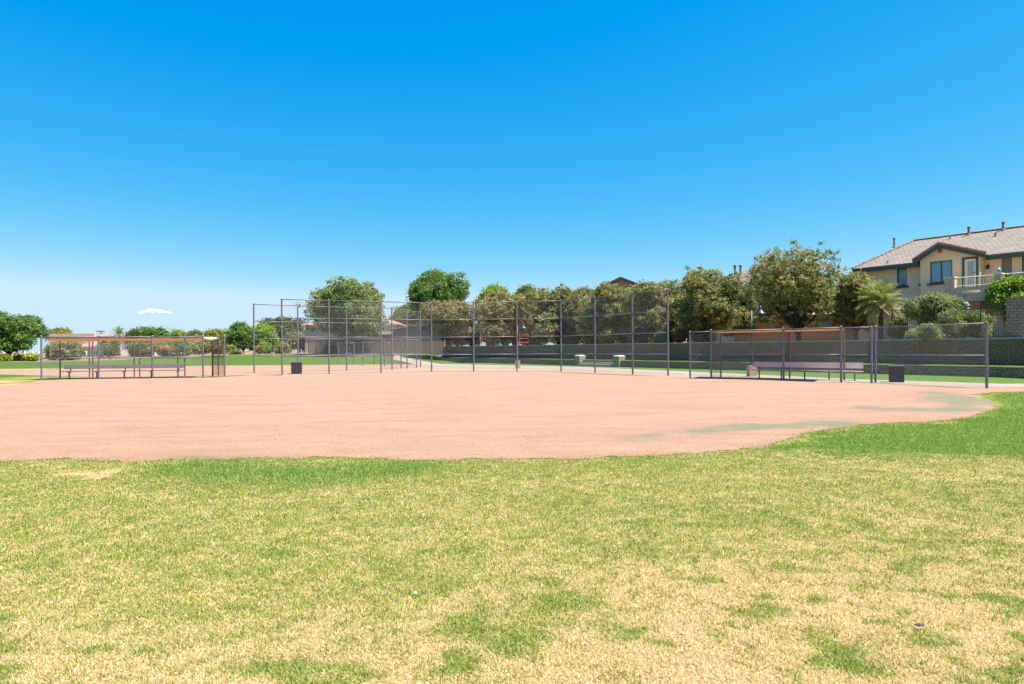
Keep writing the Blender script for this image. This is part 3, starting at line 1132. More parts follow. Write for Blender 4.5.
def dugout(name, label, front, back, extra, roof_drop, H=2.42):
    fp = [(PX(px, d), d) for px, d in front]
    bp_ = back
    root = empty(name, (fp[0][0], fp[0][1], 0), label, 'dugout', 'chain link dugouts')
    for p in fp:
        bm = MB()
        post(bm, p[0], p[1], 0, H + 0.06, 0.048)
        bm.build('post', M['steel'], root)
    for p in bp_:
        bm = MB()
        post(bm, p[0], p[1], 0, H - roof_drop + 0.02, 0.04)
        bm.build('post', M['brown_steel'], root)
    for a, b in zip(fp[:-1], fp[1:]):
        for z in (1.22, H + 0.01):
            bm = MB()
            bm.tube([(a[0], a[1], z), (b[0], b[1], z)], 0.027, 8)
            bm.build('rail', M['steel'], root, smooth=True)
        bm = MB()
        mesh_panel(bm, a, b, 0.05, H)
        bm.build('chain_link_panel', M['wire'], root)
    for a, b in zip(bp_[:-1], bp_[1:]):
        for z in (1.22, H - roof_drop):
            bm = MB()
            bm.tube([(a[0], a[1], z), (b[0], b[1], z)], 0.024, 8)
            bm.build('rail', M['brown_steel'], root, smooth=True)
        bm = MB()
        mesh_panel(bm, a, b, 0.05, H - roof_drop)
        bm.build('chain_link_panel', M['wire'], root)
    return root, fp


# right dugout
RF = [(711, 31.4), (783.4, 29.5), (841, 27.4)]
nb_ = Vector((0.52, 0.85))
fpr = [(PX(px, d), d) for px, d in RF]
bpr = [(x + nb_.x * 2.1, y + nb_.y * 2.1) for x, y in fpr]
bmid = []
for (a, b) in zip(bpr[:-1], bpr[1:]):
    bmid += [a]
bmid += [bpr[-1]]
dr, fpr = dugout('dugout', 'long roofed dugout in front of the stone retaining wall, at right', RF, bmid, None, 0.0)
# its side wings
wing = [(PX(690, 32.2), 32.2), fpr[0]]
fence_run(dr, wing, 2.4, [1.22, 2.4], pr=0.044)
wing = [fpr[-1], (PX(871.4, 26.6), 26.6)]
fence_run(dr, wing, 2.42, [1.22, 2.42], pr=0.046, wr=0.0019)
fence_run(dr, [bpr[0], fpr[0]], 2.4, [1.22], posts=False)


def roof_cloth(root, fp, bp_, zf, zb, over=0.05, sag=0.03, nseg=10, m='cloth', name='roof', th=0.03):
    bm = MB()
    rows = []
    for i in range(len(fp) - 1):
        for k in range(nseg + (1 if i == len(fp) - 2 else 0)):
            t = k / nseg
            a = Vector(fp[i]).lerp(Vector(fp[i + 1]), t)
            b = Vector(bp_[i]).lerp(Vector(bp_[i + 1]), t)
            s_ = sag * 4 * t * (1 - t)
            rows.append([Vector((a.x, a.y, zf - s_ * .3)), Vector(((a.x * 2 + b.x) / 3, (a.y * 2 + b.y) / 3, (zf * 2 + zb) / 3 - s_)), Vector(((a.x + b.x * 2) / 3, (a.y + b.y * 2) / 3, (zf + zb * 2) / 3 - s_)), Vector((b.x, b.y, zb - s_ * .3))])
    n_ = len(rows)
    top = [p for r_ in rows for p in r_]
    bot = [p - Vector((0, 0, th)) for p in top]
    N4 = len(top)
    fs = []
    for i in range(n_ - 1):
        for j in range(3):
            q = [i * 4 + j, (i + 1) * 4 + j, (i + 1) * 4 + j + 1, i * 4 + j + 1]
            fs.append(q)
            fs.append([N4 + k for k in q[::-1]])
        fs.append([i * 4, N4 + i * 4, N4 + (i + 1) * 4, (i + 1) * 4])
        fs.append([i * 4 + 3, (i + 1) * 4 + 3, N4 + (i + 1) * 4 + 3, N4 + i * 4 + 3])
    for j in range(3):
        fs.append([j, j + 1, N4 + j + 1, N4 + j])
        e = (n_ - 1) * 4
        fs.append([e + j + 1, e + j, N4 + e + j, N4 + e + j + 1])
    bm.add(top + bot, fs)
    return bm.build(name, M[m], root, smooth=False)


fo = [(x - nb_.x * 0.06, y - nb_.y * 0.06) for x, y in fpr]
roof_cloth(dr, fpr, bpr, 2.385, 2.385, sag=0.012, th=0.02)

# left dugout
LF = [(41.3, 35.0), (98.6, 35.4), (152.4, 35.9), (203, 36.6)]
fpl = [(PX(px, d), d) for px, d in LF]
tl = (Vector(fpl[-1]) - Vector(fpl[0])).normalized()
nl = Vector((-tl.y, tl.x))
bpl = [(x + nl.x * 2.0, y + nl.y * 2.0) for x, y in fpl]
brl = [bpl[0]] + [(PX(px, 37.3 + px * 0.008), 37.3 + px * 0.008) for px in (89.3, 92.8, 134.2, 139.6, 177.8)] + [bpl[-1]]
dl, fpl = dugout('dugout', 'roofed dugout with orange shade cloth beside the left lawn', LF, brl, None, 0.12)
roof_cloth(dl, fpl, bpl, 2.385, 2.27, sag=0.05, th=0.04)
# sunlit end edge of the shade cloth, its brightness put into a white colour
ce = fpl[-1]
cbk = (bpl[-1][0], bpl[-1][1])
e2 = (PX(224.6, 37.6), 37.6)
e1 = (PX(212.4, 39.2), 39.2)
e3 = (PX(218.2, 39.0), 39.0)
bm = MB()
rows = []
A_, B_ = Vector((ce[0], ce[1], 2.42)), Vector((e3[0] + 0.1, e3[1], 2.44))
for k in range(9):
    t = k / 8
    p = A_.lerp(B_, t)
    rows.append((p, p - Vector((0, 0, 0.045 + 0.10 * 4 * t * (1 - t)))))
vs = [q for r_ in rows for q in r_] + [q + Vector((-0.02, 0.02, 0)) for r_ in rows for q in r_]
fs = []
for k in range(8):
    fs += [(2 * k, 2 * k + 1, 2 * k + 3, 2 * k + 2), (18 + 2 * k, 18 + 2 * k + 2, 18 + 2 * k + 3, 18 + 2 * k + 1), (2 * k, 2 * k + 2, 18 + 2 * k + 2, 18 + 2 * k), (2 * k + 1, 18 + 2 * k + 1, 18 + 2 * k + 3, 2 * k + 3)]
bm.add(vs, fs)
M['sunlit_cloth'] = mat('sunlit_white_cloth', (0.78, 0.72, 0.62), 0.8, 0.08, 3)
bm.build('sunlit_cloth_end', M['sunlit_cloth'], dl)
fence_run(dl, [e1, e2], 2.42, [1.22, 2.42], pr=0.045, cell=0.06, wr=0.0024, m_post='brown_steel', m_wire='brown_steel')
fence_run(dl, [bpl[-1], e1], 2.3, [1.22], posts=False)
bm = MB()
post(bm, e2[0], e2[1], 0, 2.48, 0.05)
bm.build('post', M['steel'], dl)
bm = MB()
post(bm, e3[0], e3[1], 0, 2.4, 0.04)
bm.build('post', M['brown_steel'], dl)
bm = MB()
g_ = Vector(fpl[2]).lerp(Vector(fpl[3]), 0.62)
post(bm, g_.x, g_.y + 0.08, 0, 2.36, 0.045)
bm.build('post', M['steel'], dl)
fence_run(dl, [fpl[0], bpl[0]], 2.3, [1.22], posts=False)


# ------------------------------------------------------------------ benches
def bench(a, b, label, back, leg_px=None, nleg=4, top=0.80):
    a, b = Vector(a), Vector(b)
    d = (b - a)
    L = d.length
    d.normalize()
    n_ = Vector(back).normalized()
    root = empty('bench', (a.x, a.y, 0), label, 'bench', 'players\' benches inside the dugouts')

    def q(u, v, z):
        return Vector((a.x + d.x * u + n_.x * v, a.y + d.y * u + n_.y * v, z))

    def plank(name, u0, u1, v0, v1, z0, z1, m):
        bm = MB()
        bm.frame_box(q(u0, v0, z0), Vector((d.x, d.y, 0)) * (u1 - u0), Vector((n_.x, n_.y, 0)) * (v1 - v0), Vector((0, 0, z1 - z0)))
        return bm.build(name, m, root, bevel=0.008)
    plank('seat', 0, L, -0.2, 0.06, 0.41, 0.455, M['bench'])
    plank('backrest', 0, L, 0.16, 0.20, 0.57, top, M['bench'])
    for i in range(nleg):
        u = 0.35 + (L - 0.7) * i / (nleg - 1)
        bm = MB()
        bm.frame_box(q(u - 0.03, -0.02, 0), Vector((d.x, d.y, 0)) * 0.06, Vector((n_.x, n_.y, 0)) * 0.06, Vector((0, 0, 0.355)))
        bm.frame_box(q(u - 0.03, -0.18, 0.355), Vector((d.x, d.y, 0)) * 0.06, Vector((n_.x, n_.y, 0)) * 0.38, Vector((0, 0, 0.05)))
        bm.bar(q(u, 0.13, 0.405), q(u, 0.215, top - 0.06), 0.06, 0.02, up=(n_.x, n_.y, 0))
        bm.build('leg', M['bench_leg'], root)
    return root


bench((PX(62.5, 36.4), 36.4), (PX(184, 37.4), 37.4), 'long grey plank bench under the orange roof of the left dugout', nl, nleg=5)
ra, rb = Vector((PX(752, 31.9), 31.9)), Vector((PX(863, 28.6), 28.6))
bench(ra, rb, 'long purple grey plank bench inside the right dugout', nb_, nleg=5, top=0.84)


# ------------------------------------------------------------------ bins
def bin_(x, y, rz, label, s=0.62, h=0.76):
    root = empty('trash_bin', (x, y, 0), label, 'trash bin', 'black slatted trash bins')
    bm = MB()
    bm.box((x, y, h * 0.5), (s * 0.86, s * 0.86, h - 0.06), rz)
    bm.build('liner', M['bin'], root)
    m3 = Matrix.Rotation(rz, 3, 'Z')
    bm = MB()
    k = 7
    for side in range(4):
        ms = Matrix.Rotation(rz + side * math.pi / 2, 3, 'Z')
        for i in range(k):
            u = -s / 2 + s * (i + 0.5) / k
            c = Vector((x, y, 0)) + ms @ Vector((u, s / 2 - 0.02, 0)) + Vector((0, 0, h / 2 + 0.01))
            bm.box(c, (s / k * 0.82, 0.035, h - 0.05), rz + side * math.pi / 2)
    bm.build('slat_panel', M['bin'], root)
    bm = MB()
    for i in range(16):
        a0, a1 = 2 * math.pi * i / 16, 2 * math.pi * (i + 1) / 16

        def pp(a, rr, z):
            return Vector((x, y, z)) + m3 @ Vector((rr * math.cos(a), rr * math.sin(a), 0))

        def sq(a, z):
            c_, s_ = math.cos(a), math.sin(a)
            k_ = (s / 2 + 0.015) / max(abs(c_), abs(s_))
            return Vector((x, y, z)) + m3 @ Vector((c_ * k_, s_ * k_, 0))
        a0 += math.pi / 16 * 2
        a1 += math.pi / 16 * 2
        bm.add([pp(a0, .17, h + .05), pp(a1, .17, h + .05), sq(a1, h + .02), sq(a0, h + .02), sq(a1, h - .03), sq(a0, h - .03), pp(a1, .17, h - .03), pp(a0, .17, h - .03)],
               [(0, 3, 2, 1), (3, 5, 4, 2), (5, 7, 6, 4), (7, 0, 1, 6)])
    bm.build('lid', M['bin_lid'], root)
    return root


bin_(PX(296.5, 41.5), 41.5, R(8), 'black square trash bin in front of the tall backstop', 0.6, 0.78)
bin_(PX(896.2, 27.3), 27.3, R(-28), 'black square trash bin on the path behind the right fence panel', 0.56, 0.72)


# ------------------------------------------------------------------ lamp posts
def lamp(px, d, z0, H, label, base=0.55, dirx=1, s=1.0):
    x = PX(px, d)
    root = empty('lamp_post', (x, d, z0), label, 'lamp post', 'gooseneck path lamps')
    bm = MB()
    bm.box((x, d, z0 + base / 2), (0.42, 0.42, base))
    bm.build('base', M['concrete_base'], root, bevel=0.02)
    bm = MB()
    bm.lathe((x, d, z0), [(0.085, base), (0.085, base + 0.35), (0.065, base + 0.4), (0.05, base + 0.9), (0.045, H - 0.42)], 12)
    bm.build('pole', M['black_metal'], root, smooth=True)
    bm = MB()
    pts = []
    for k in range(11):
        a = math.pi - k / 10 * math.pi * 0.86
        pts.append((x + dirx * (0.24 + 0.24 * math.cos(a)), d, z0 + H - 0.42 + 0.36 * math.sin(a) * 1.15))
    bm.tube(pts, 0.036, 8)
    bm.build('arm', M['black_metal'], root, smooth=True)
    ex, ez = pts[-1][0], pts[-1][2]
    bm = MB()
    bm.lathe((ex + dirx * 0.02, d, ez), [(0.04, 0.08), (0.08, 0.0), (0.09, -0.12), (0.15, -0.22), (0.30, -0.34), (0.31, -0.37), (0.27, -0.36), (0.12, -0.24)], 16)
    bm.build('lamp_shade', M['black_metal'], root, smooth=True)
    return root


lamp(751.7, 33.5, 0, 4.0, 'black gooseneck lamp post rising behind the right dugout bench', 0.62, 1)
lamp(517.6, 51.5, 0, 3.9, 'black gooseneck lamp post with tan base behind the middle of backstop', 0.62, 1)
lamp(272.5, 84, 0.72, 3.6, 'distant lamp post standing on the lawn before orange flowered bushes', 0.65, 1)


# ================================================================== RETAINING WALLS
def wall_seg(name, root_or_none, a, b, z0, z1, th, m, capm=None, caph=0.07, capo=0.03, label=None, cat='wall', group=None, parent=None):
    """a wall lying in its own frame: x along, z up"""
    a, b = Vector(a), Vector(b)
    L = (b - a).length
    rz = math.atan2(b.y - a.y, b.x - a.x)
    bm = MB()
    bm.frame_box((0, -th / 2, z0), (L, 0, 0), (0, th, 0), (0, 0, z1 - z0 - (caph if capm else 0)))
    o = bm.build(name, m, None, origin=(0, 0, 0))
    o.location = (a.x, a.y, 0)
    o.rotation_euler = (0, 0, rz)
    if parent is not None:
        o.parent = parent
        o.matrix_parent_inverse = Matrix.Translation(-parent.location)
    else:
        tag(o, label, cat, group)
    if capm:
        bm = MB()
        nst = max(1, int(L / 0.6))
        for i in range(nst):
            bm.frame_box((L * i / nst + (0.004 if i else 0), -th / 2 - capo, z1 - caph), (L / nst - 0.004, 0, 0), (0, th + 2 * capo, 0), (0, 0, caph))
        c = bm.build('cap', M['cap'], None, origin=(0, 0, 0))
        c.parent = o
    return o


def poly_wall(name, pts, z0, z1, th, m, capm, label):
    root = empty(name, (pts[0].x, pts[0].y, 0), label, 'retaining wall')
    for a, b in zip(pts[:-1], pts[1:]):
        o = wall_seg('wall_segment', None, a, b, z0, z1 + (0.0 if capm else 0.055), th, m, None, parent=root)
        L = (b - a).length
        if capm:
            bm = MB()
            nst = max(1, int(L / 0.6))
            for i in range(nst):
                bm.frame_box((L * i / nst + (0.004 if i else 0), -th / 2 - 0.03, z1), (L / nst - 0.004, 0, 0), (0, th + 0.06, 0), (0, 0, 0.06))
            c = bm.build('cap', capm, None, origin=(0, 0, 0))
            c.parent = o
    return root


def along(px, line):
    """point on a polyline seen at this pixel column"""
    r = ray(px, HOR)
    k = r.x / r.y
    for a, b in zip(line[:-1], line[1:]):
        fa, fb = a.x - k * a.y, b.x - k * b.y
        if fa * fb <= 0:
            t = fa / (fa - fb)
            return a.lerp(b, t)
    a, b = line[-2], line[-1]
    fa, fb = a.x - k * a.y, b.x - k * b.y
    return a.lerp(b, fa / (fa - fb))


st_r = along(619, offs(LW, 0.14))
st_l = along(580, offs(LW, 0.14))
LWc = offs(LW, 0.14)
right_part = [p for p in LWc if p.y < st_r.y - 0.3] + [st_r]
left_part = [st_l] + [p for p in LWc if p.y > st_l.y + 0.3]
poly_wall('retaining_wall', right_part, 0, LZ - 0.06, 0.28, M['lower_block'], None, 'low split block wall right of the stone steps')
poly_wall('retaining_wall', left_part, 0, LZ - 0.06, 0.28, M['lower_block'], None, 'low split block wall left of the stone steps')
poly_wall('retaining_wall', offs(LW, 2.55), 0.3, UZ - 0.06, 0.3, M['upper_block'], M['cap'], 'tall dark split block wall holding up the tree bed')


def pillar(p, label):
    sd_ = (LW[3] - LW[5]).normalized()
    rz = math.atan2(sd_.y, sd_.x)
    root = empty('stone_pillar', (p.x, p.y, 0), label, 'pillar', 'stone pillars of the steps')
    bm = MB()
    bm.box((0, 0, 0.42), (0.72, 0.72, 0.84))
    o = bm.build('shaft', M['sand_stone'], root, origin=(0, 0, 0), bevel=0.02)
    o.rotation_euler = (0, 0, rz)
    bm = MB()
    bm.add([(-.37, -.37, .84), (.37, -.37, .84), (.37, .37, .84), (-.37, .37, .84), (-.36, -.36, .92), (.36, -.36, .92), (.36, .36, .92), (-.36, .36, .92), (-.24, -.24, 1.0), (.24, -.24, 1.0), (.24, .24, 1.0), (-.24, .24, 1.0)],
           [(3, 2, 1, 0), (0, 1, 5, 4), (1, 2, 6, 5), (2, 3, 7, 6), (3, 0, 4, 7), (4, 5, 9, 8), (5, 6, 10, 9), (6, 7, 11, 10), (7, 4, 8, 11), (8, 9, 10, 11)])
    o = bm.build('cap', M['cap'], root, origin=(0, 0, 0))
    o.rotation_euler = (0, 0, rz)


pillar(st_l, 'pale stone pillar at the left side of the steps')
pillar(st_r, 'pale stone pillar at the right side of the steps')
root = empty('stone_steps', (st_l.x, st_l.y, 0), 'pale stone steps between two pillars in low wall', 'steps')
sdir = (st_r - st_l).normalized()
sn = Vector((-sdir.y, sdir.x)) if -sdir.y * 0 + sdir.x > 0 else Vector((sdir.y, -sdir.x))
if sn.y < 0:
    sn = -sn
wS = (st_r - st_l).length - 0.76
for k in range(3):
    p = st_l + sdir * 0.38 - sn * (0.55 - 0.38 * k)
    bm = MB()
    bm.frame_box((p.x, p.y, 0.003), Vector((sdir.x, sdir.y, 0)) * wS, Vector((sn.x, sn.y, 0)) * (1.25 - 0.38 * k), Vector((0, 0, 0.18 * (k + 1))))
    bm.build('step', M['concrete_base'], root, bevel=0.012)


# ================================================================== HOUSES
def wall_holes(bm, O, U, Nn, L, z0, z1, holes, reveal=0.12):
    """vertical wall face with real openings and reveals; O at u=0"""
    us = sorted({0.0, L} | {h for q in holes for h in (q[0], q[1])})
    zs = sorted({z0, z1} | {h for q in holes for h in (q[2], q[3])})

    def W_(u, o, z):
        return Vector((O.x + U.x * u + Nn.x * o, O.y + U.y * u + Nn.y * o, z))
    for a, b in zip(us[:-1], us[1:]):
        for c, d in zip(zs[:-1], zs[1:]):
            um, zm = (a + b) / 2, (c + d) / 2
            if any(h[0] < um < h[1] and h[2] < zm < h[3] for h in holes):
                continue
            bm.add([W_(a, 0, c), W_(b, 0, c), W_(b, 0, d), W_(a, 0, d)], [(0, 1, 2, 3)])
    for (a, b, c, d) in holes:
        bm.add([W_(a, 0, c), W_(b, 0, c), W_(b, 0, d), W_(a, 0, d), W_(a, -reveal, c), W_(b, -reveal, c), W_(b, -reveal, d), W_(a, -reveal, d)],
               [(0, 4, 5, 1), (1, 5, 6, 2), (2, 6, 7, 3), (3, 7, 4, 0)])


def window(root, O, U, Nn, h, frame_m, pane_m, sill_m=None, mull=False, ft=0.06, name='window', dep=0.1):
    a, b, c, d = h

    def W_(u, o, z):
        return Vector((O.x + U.x * u + Nn.x * o, O.y + U.y * u + Nn.y * o, z))
    Uv, Nv = Vector((U.x, U.y, 0)), Vector((Nn.x, Nn.y, 0))
    bm = MB()
    for (u0, u1, q0, q1) in ((a, b, d - ft, d), (a, b, c, c + ft), (a, a + ft, c + ft, d - ft), (b - ft, b, c + ft, d - ft)):
        bm.frame_box(W_(u0, -dep, q0), Uv * (u1 - u0), Nv * 0.05, Vector((0, 0, q1 - q0)))
    if mull:
        bm.frame_box(W_((a + b) / 2 - ft / 2, -dep, c + ft), Uv * ft, Nv * 0.05, Vector((0, 0, d - c - 2 * ft)))
    fo_ = bm.build(name, frame_m, root)
    bm = MB()
    bm.frame_box(W_(a + ft * 0.5, -dep - 0.0, c + ft * 0.5), Uv * (b - a - ft), Nv * 0.015, Vector((0, 0, d - c - ft)))
    bm.build('pane', pane_m, fo_, origin=root.location)
    if sill_m:
        bm = MB()
        bm.frame_box(W_(a - 0.14, 0.004, c - 0.14), Uv * (b - a + 0.28), Nv * 0.12, Vector((0, 0, 0.13)))
        bm.build('sill', sill_m, fo_, origin=root.location)
    return fo_


# --- the big house at right
C1 = Vector((PX(858.5, 46.0), 46.0))
C2 = Vector((PX(1024, 38.2), 38.2))
U = (C2 - C1).normalized()
Nn = Vector((U.y, -U.x))
if Nn.y > 0:
    Nn = -Nn


def fac(px, py, o=0.0):
    r_ = ray(px, py)
    O = C1 + Nn * o
    # point t*r = O + U*u
    det = r_.x * -U.y + U.x * r_.y
    t = (O.x * -U.y + U.x * O.y) / det
    p = Vector((r_.x * t, r_.y * t))
    return (p - O).dot(U), EYE + r_.z * t


def WH(u, o, z):
    return Vector((C1.x + U.x * u + Nn.x * o, C1.y + U.y * u + Nn.y * o, z))


U3, N3 = Vector((U.x, U.y, 0)), Vector((Nn.x, Nn.y, 0))
hz0 = 1.9
eave = 7.36
house = empty('house', WH(0, 0, hz0), 'two storey tan stucco house with tiled roof and balcony at right', 'house')


def rect(p0, p1, o):
    a = fac(p0[0], p0[1], o)
    b = fac(p1[0], p1[1], o)
    return (min(a[0], b[0]), max(a[0], b[0]), min(a[1], b[1]), max(a[1], b[1]))


BO = 0.85                                # how far the bay stands out
uL = fac(920.4, 280, BO)[0]
uR = fac(980.0, 270, BO)[0]
LM = 17.0
uWin1 = rect((896.8, 268.5), (906.8, 285.6), 0)
uWinR = rect((1001.5, 258.5), (1012, 275), 0)
uWinR2 = rect((1021.8, 256), (1032, 273), 0)
bm = MB()
wall_holes(bm, C1, U, Nn, LM, hz0, eave, [uWin1, uWinR, uWinR2])
# side and rear walls
e = WH(LM, 0, 0)
bm.add([WH(0, 0, hz0), WH(0, -9, hz0), WH(0, -9, eave), WH(0, 0, eave)], [(0, 3, 2, 1)])
bm.add([WH(LM, 0, hz0), WH(LM, -9, hz0), WH(LM, -9, eave), WH(LM, 0, eave)], [(0, 1, 2, 3)])
bm.add([WH(0, -9, hz0), WH(LM, -9, hz0), WH(LM, -9, eave), WH(0, -9, eave)], [(0, 3, 2, 1)])
bm.build('wall', M['stucco'], house)
window(house, C1, U, Nn, uWin1, M['trim_green'], M['glass_sky_tint'], M['trim_green'])
window(house, C1, U, Nn, uWinR, M['shade_screen'], M['shade_screen'], M['trim_green'])
window(house, C1, U, Nn, uWinR2, M['trim_green'], M['glass_sky_tint'], M['trim_green'])
# bay
OB = C1 + Nn * BO
um, zpk = fac(939.0, 243.5, BO + 0.35)
gl, zgl = fac(912.5, 263.5, BO + 0.35)
gr_, zgr = fac(986, 256.8, BO + 0.35)
ze = eave + 0.02
hw = max(um - gl, gr_ - um)
wbig = rect((930, 262), (952.4, 281.6), BO)
door = rect((964.5, 259.6), (976.3, 287), BO)
bm = MB()
O2 = Vector((OB.x + U.x * uL, OB.y + U.y * uL))
sh = lambda h: (h[0] - uL, h[1] - uL, h[2], h[3])
wall_holes(bm, O2, U, Nn, uR - uL, hz0, ze - 0.05, [sh(wbig), sh(door)])


def zg(u):                               # underside of the gable roof above u
    return zpk - (zpk - ze) * abs(u - um) / ((um - gl) if u < um else (gr_ - um)) - 0.06


bm.add([WH(uL, BO, ze - 0.05), WH(uR, BO, ze - 0.05), WH(uR, BO, zg(uR)), WH(um, BO, zg(um)), WH(uL, BO, zg(uL))], [(0, 1, 2, 3, 4)])
narrow = (0.14, BO - 0.1, uWin1[2] + 0.0, uWin1[3] + 0.02)
O3 = Vector((C1.x + U.x * uL, C1.y + U.y * uL))
wall_holes(bm, O3, Nn, -U, BO, hz0, zg(uL), [narrow], 0.1)
bm.add([WH(uR, BO, hz0), WH(uR, 0, hz0), WH(uR, 0, zg(uR)), WH(uR, BO, zg(uR))], [(0, 1, 2, 3)])
bm.build('wall', M['stucco'], house)
window(house, O3, Nn, -U, narrow, M['trim_green'], M['glass_dark'], M['trim_green'], ft=0.04)
window(house, O2, U, Nn, sh(wbig), M['trim_green'], M['glass_sky_tint'], M['trim_green'], mull=True)
# door with white frame and dark green surround
dh = sh(door)
dw = window(house, O2, U, Nn, dh, M['white_paint'], M['glass_pale'], None, ft=0.14, name='door')
bm = MB()
for (a, b, c, d) in ((dh[0] - .12, dh[0] - 0.002, dh[2], dh[3] + .12), (dh[1] + 0.002, dh[1] + .12, dh[2], dh[3] + .12), (dh[0], dh[1], dh[3] + 0.002, dh[3] + .12)):
    bm.frame_box(Vector((O2.x + U.x * a + Nn.x * .004, O2.y + U.y * a + Nn.y * .004, c)), U3 * (b - a), N3 * 0.05, Vector((0, 0, d - c)))
bm.build('door_frame', M['trim_green'], house)
bm = MB()
bm.tube([WH(door[1] - 0.09, BO - 0.05, door[2] + 0.95), WH(door[1] - 0.09, BO + 0.03, door[2] + 0.95), WH(door[1] - 0.2, BO + 0.03, door[2] + 0.95)], 0.02, 6)
bm.build('handle', M['black_metal'], dw, origin=house.location)
# gable vent
gv = rect((938.2, 247.2), (942.2, 252.6), BO)
bm = MB()
bm.frame_box(WH(gv[0], BO + 0.004, gv[2]), U3 * (gv[1] - gv[0]), N3 * 0.03, Vector((0, 0, gv[3] - gv[2])))
for k in range(5):
    z_ = gv[2] + 0.05 + (gv[3] - gv[2] - 0.1) * k / 4
    bm.bar(WH(gv[0] + .03, BO + 0.045, z_), WH(gv[1] - .03, BO + 0.045, z_), 0.03, 0.03)
bm.build('gable_vent', M['shade_screen'], house)
# roof
ov = 0.45
zr = 9.6
rd = 4.6
urs = 2.0
bm = MB()
ovl = 0.22
fA = WH(-ovl, ov, eave)
fB = WH(LM + ov, ov, eave)
bA = WH(-ovl, -9 - ov, eave)
bB = WH(LM + ov, -9 - ov, eave)
rA = WH(urs, -rd, zr)
rB = WH(LM - 3, -rd, zr)
th = Vector((0, 0, 0.09))
bm.add([fA, fB, rB, rA], [(0, 1, 2, 3)])
bm.add([bB, bA, rA, rB], [(0, 1, 2, 3)])
bm.add([bA, fA, rA], [(0, 1, 2)])
bm.add([fB, bB, rB], [(0, 1, 2)])
bm.add([fA - th, fB - th, bB - th, bA - th], [(0, 3, 2, 1)])
for a, b in ((fA, fB), (fB, bB), (bB, bA), (bA, fA)):
    bm.add([a - th, b - th, b, a], [(0, 1, 2, 3)])
roof = bm.build('roof', M['tile_tan'], house, uvscale=True)
bm = MB()
for a, b in ((fA, rA), (rA, rB), (bA, rA)):
    nseg = int((b - a).length / 0.35)
    for i in range(nseg):
        p, q = a.lerp(b, i / nseg), a.lerp(b, (i + 1.12) / nseg)
        bm.tube([p + Vector((0, 0, 0.03)), q + Vector((0, 0, 0.05))], [0.09, 0.075], 7)
bm.build('ridge_tiles', M['tile_tan'], roof, origin=house.location, uvscale=True)
bm = MB()


def fascia(a, b, dz=0.24, off=0.0):
    a, b = Vector(a), Vector(b)
    dv = (b - a).normalized()
    bm.frame_box(a - Vector((0, 0, dz + 0.092)) + N3 * 0.0, b - a, N3 * 0.035, Vector((0, 0, dz)))


ug0, ug1 = gl + 0.05, gr_ - 0.05
fascia(WH(-ovl, ov - 0.03, eave), WH(ug0 + .2, ov - 0.03, eave))
fascia(WH(ug1 - .2, ov - 0.03, eave), WH(LM + ov, ov - 0.03, eave))
bm.frame_box(WH(-ovl, ov - 0.03, eave - 0.33), -N3 * (9 + 2 * ov - 0.06), U3 * 0.035, Vector((0, 0, 0.24)))
# gable roof over the bay
go = BO + 0.35
gz = [(gl, ze), (um, zpk), (gr_, ze)]
back_o = -3.2
for (a, b) in ((gz[0], gz[1]), (gz[1], gz[2])):
    pa, pb = WH(a[0], go, a[1] - 0.3), WH(b[0], go, b[1] - 0.3)
    bm.frame_box(pa + N3 * 0.0, pb - pa, N3 * 0.04, Vector((0, 0, 0.24)))
bm.build('fascia', M['trim_green'], house)
bm = MB()


def slopeback(u, z):                     # where the gable plane meets the main roof
    return ov - (z - eave) / ((zr - eave) / (rd + ov))


for (a, b) in ((gz[0], gz[1]), (gz[1], gz[2])):
    pa, pb = WH(a[0], go + 0.06, a[1] + 0.02), WH(b[0], go + 0.06, b[1] + 0.02)
    qa, qb = WH(a[0], slopeback(a[0], a[1]) - 0.3, a[1] + 0.02), WH(b[0], slopeback(b[0], b[1]) - 0.3, b[1] + 0.02)
    t_ = Vector((0, 0, 0.09))
    bm.add([pa, pb, qb, qa, pa - t_, pb - t_, qb - t_, qa - t_], [(0, 1, 2, 3), (7, 6, 5, 4), (0, 4, 5, 1), (1, 5, 6, 2), (3, 2, 6, 7), (0, 3, 7, 4)])
bm.build('roof', M['tile_tan'], house, uvscale=True)
bm = MB()
for (a, b) in ((gz[0], gz[1]), (gz[1], gz[2])):
    pa, pb = WH(a[0], go + 0.03, a[1] + 0.05), WH(b[0], go + 0.03, b[1] + 0.05)
    for i in range(12):
        p, q = pa.lerp(pb, i / 12), pa.lerp(pb, (i + 1.1) / 12)
        bm.tube([p, q + Vector((0, 0, 0.015))], [0.1, 0.085], 7)
bm.build('edge_tiles', M['tile_red'], house, uvscale=True)
# roof vents


def roof_z(o):
    return eave + (ov - o) * (zr - eave) / (rd + ov)


def roof_hit(px, py):
    r_ = ray(px, py)
    best = None
    for i in range(400):
        t = 30 + i * 0.1
        p = Vector((0, 0, EYE)) + Vector(r_) * (t / Vector(r_).length)
        o_ = (Vector((p.x, p.y)) - C1).dot(Nn)
        if o_ < ov and p.z < roof_z(o_):
            return p
    return None


for px, py, hh, rr in ((894.2, 247.5, 0.75, 0.075), (968.8, 235.2, 0.62, 0.09), (1003.2, 230.4, 0.6, 0.09), (950.0, 239, 0.28, 0.05), (995.6, 236.2, 0.25, 0.06), (887.5, 263.5, 0.2, 0.045)):
    p = roof_hit(px, py) or P(px, py, 46)
    bm = MB()
    bm.lathe(p - Vector((0, 0, 0.1)), [(rr * 1.7, 0.05), (rr * 1.5, 0.14), (rr * .85, 0.2), (rr * .85, hh), (rr * 1.2, hh + 0.01), (rr * 1.2, hh + 0.08), (rr * 0.4, hh + 0.14)], 10)
    bm.build('roof_vent', M['vent'], house)
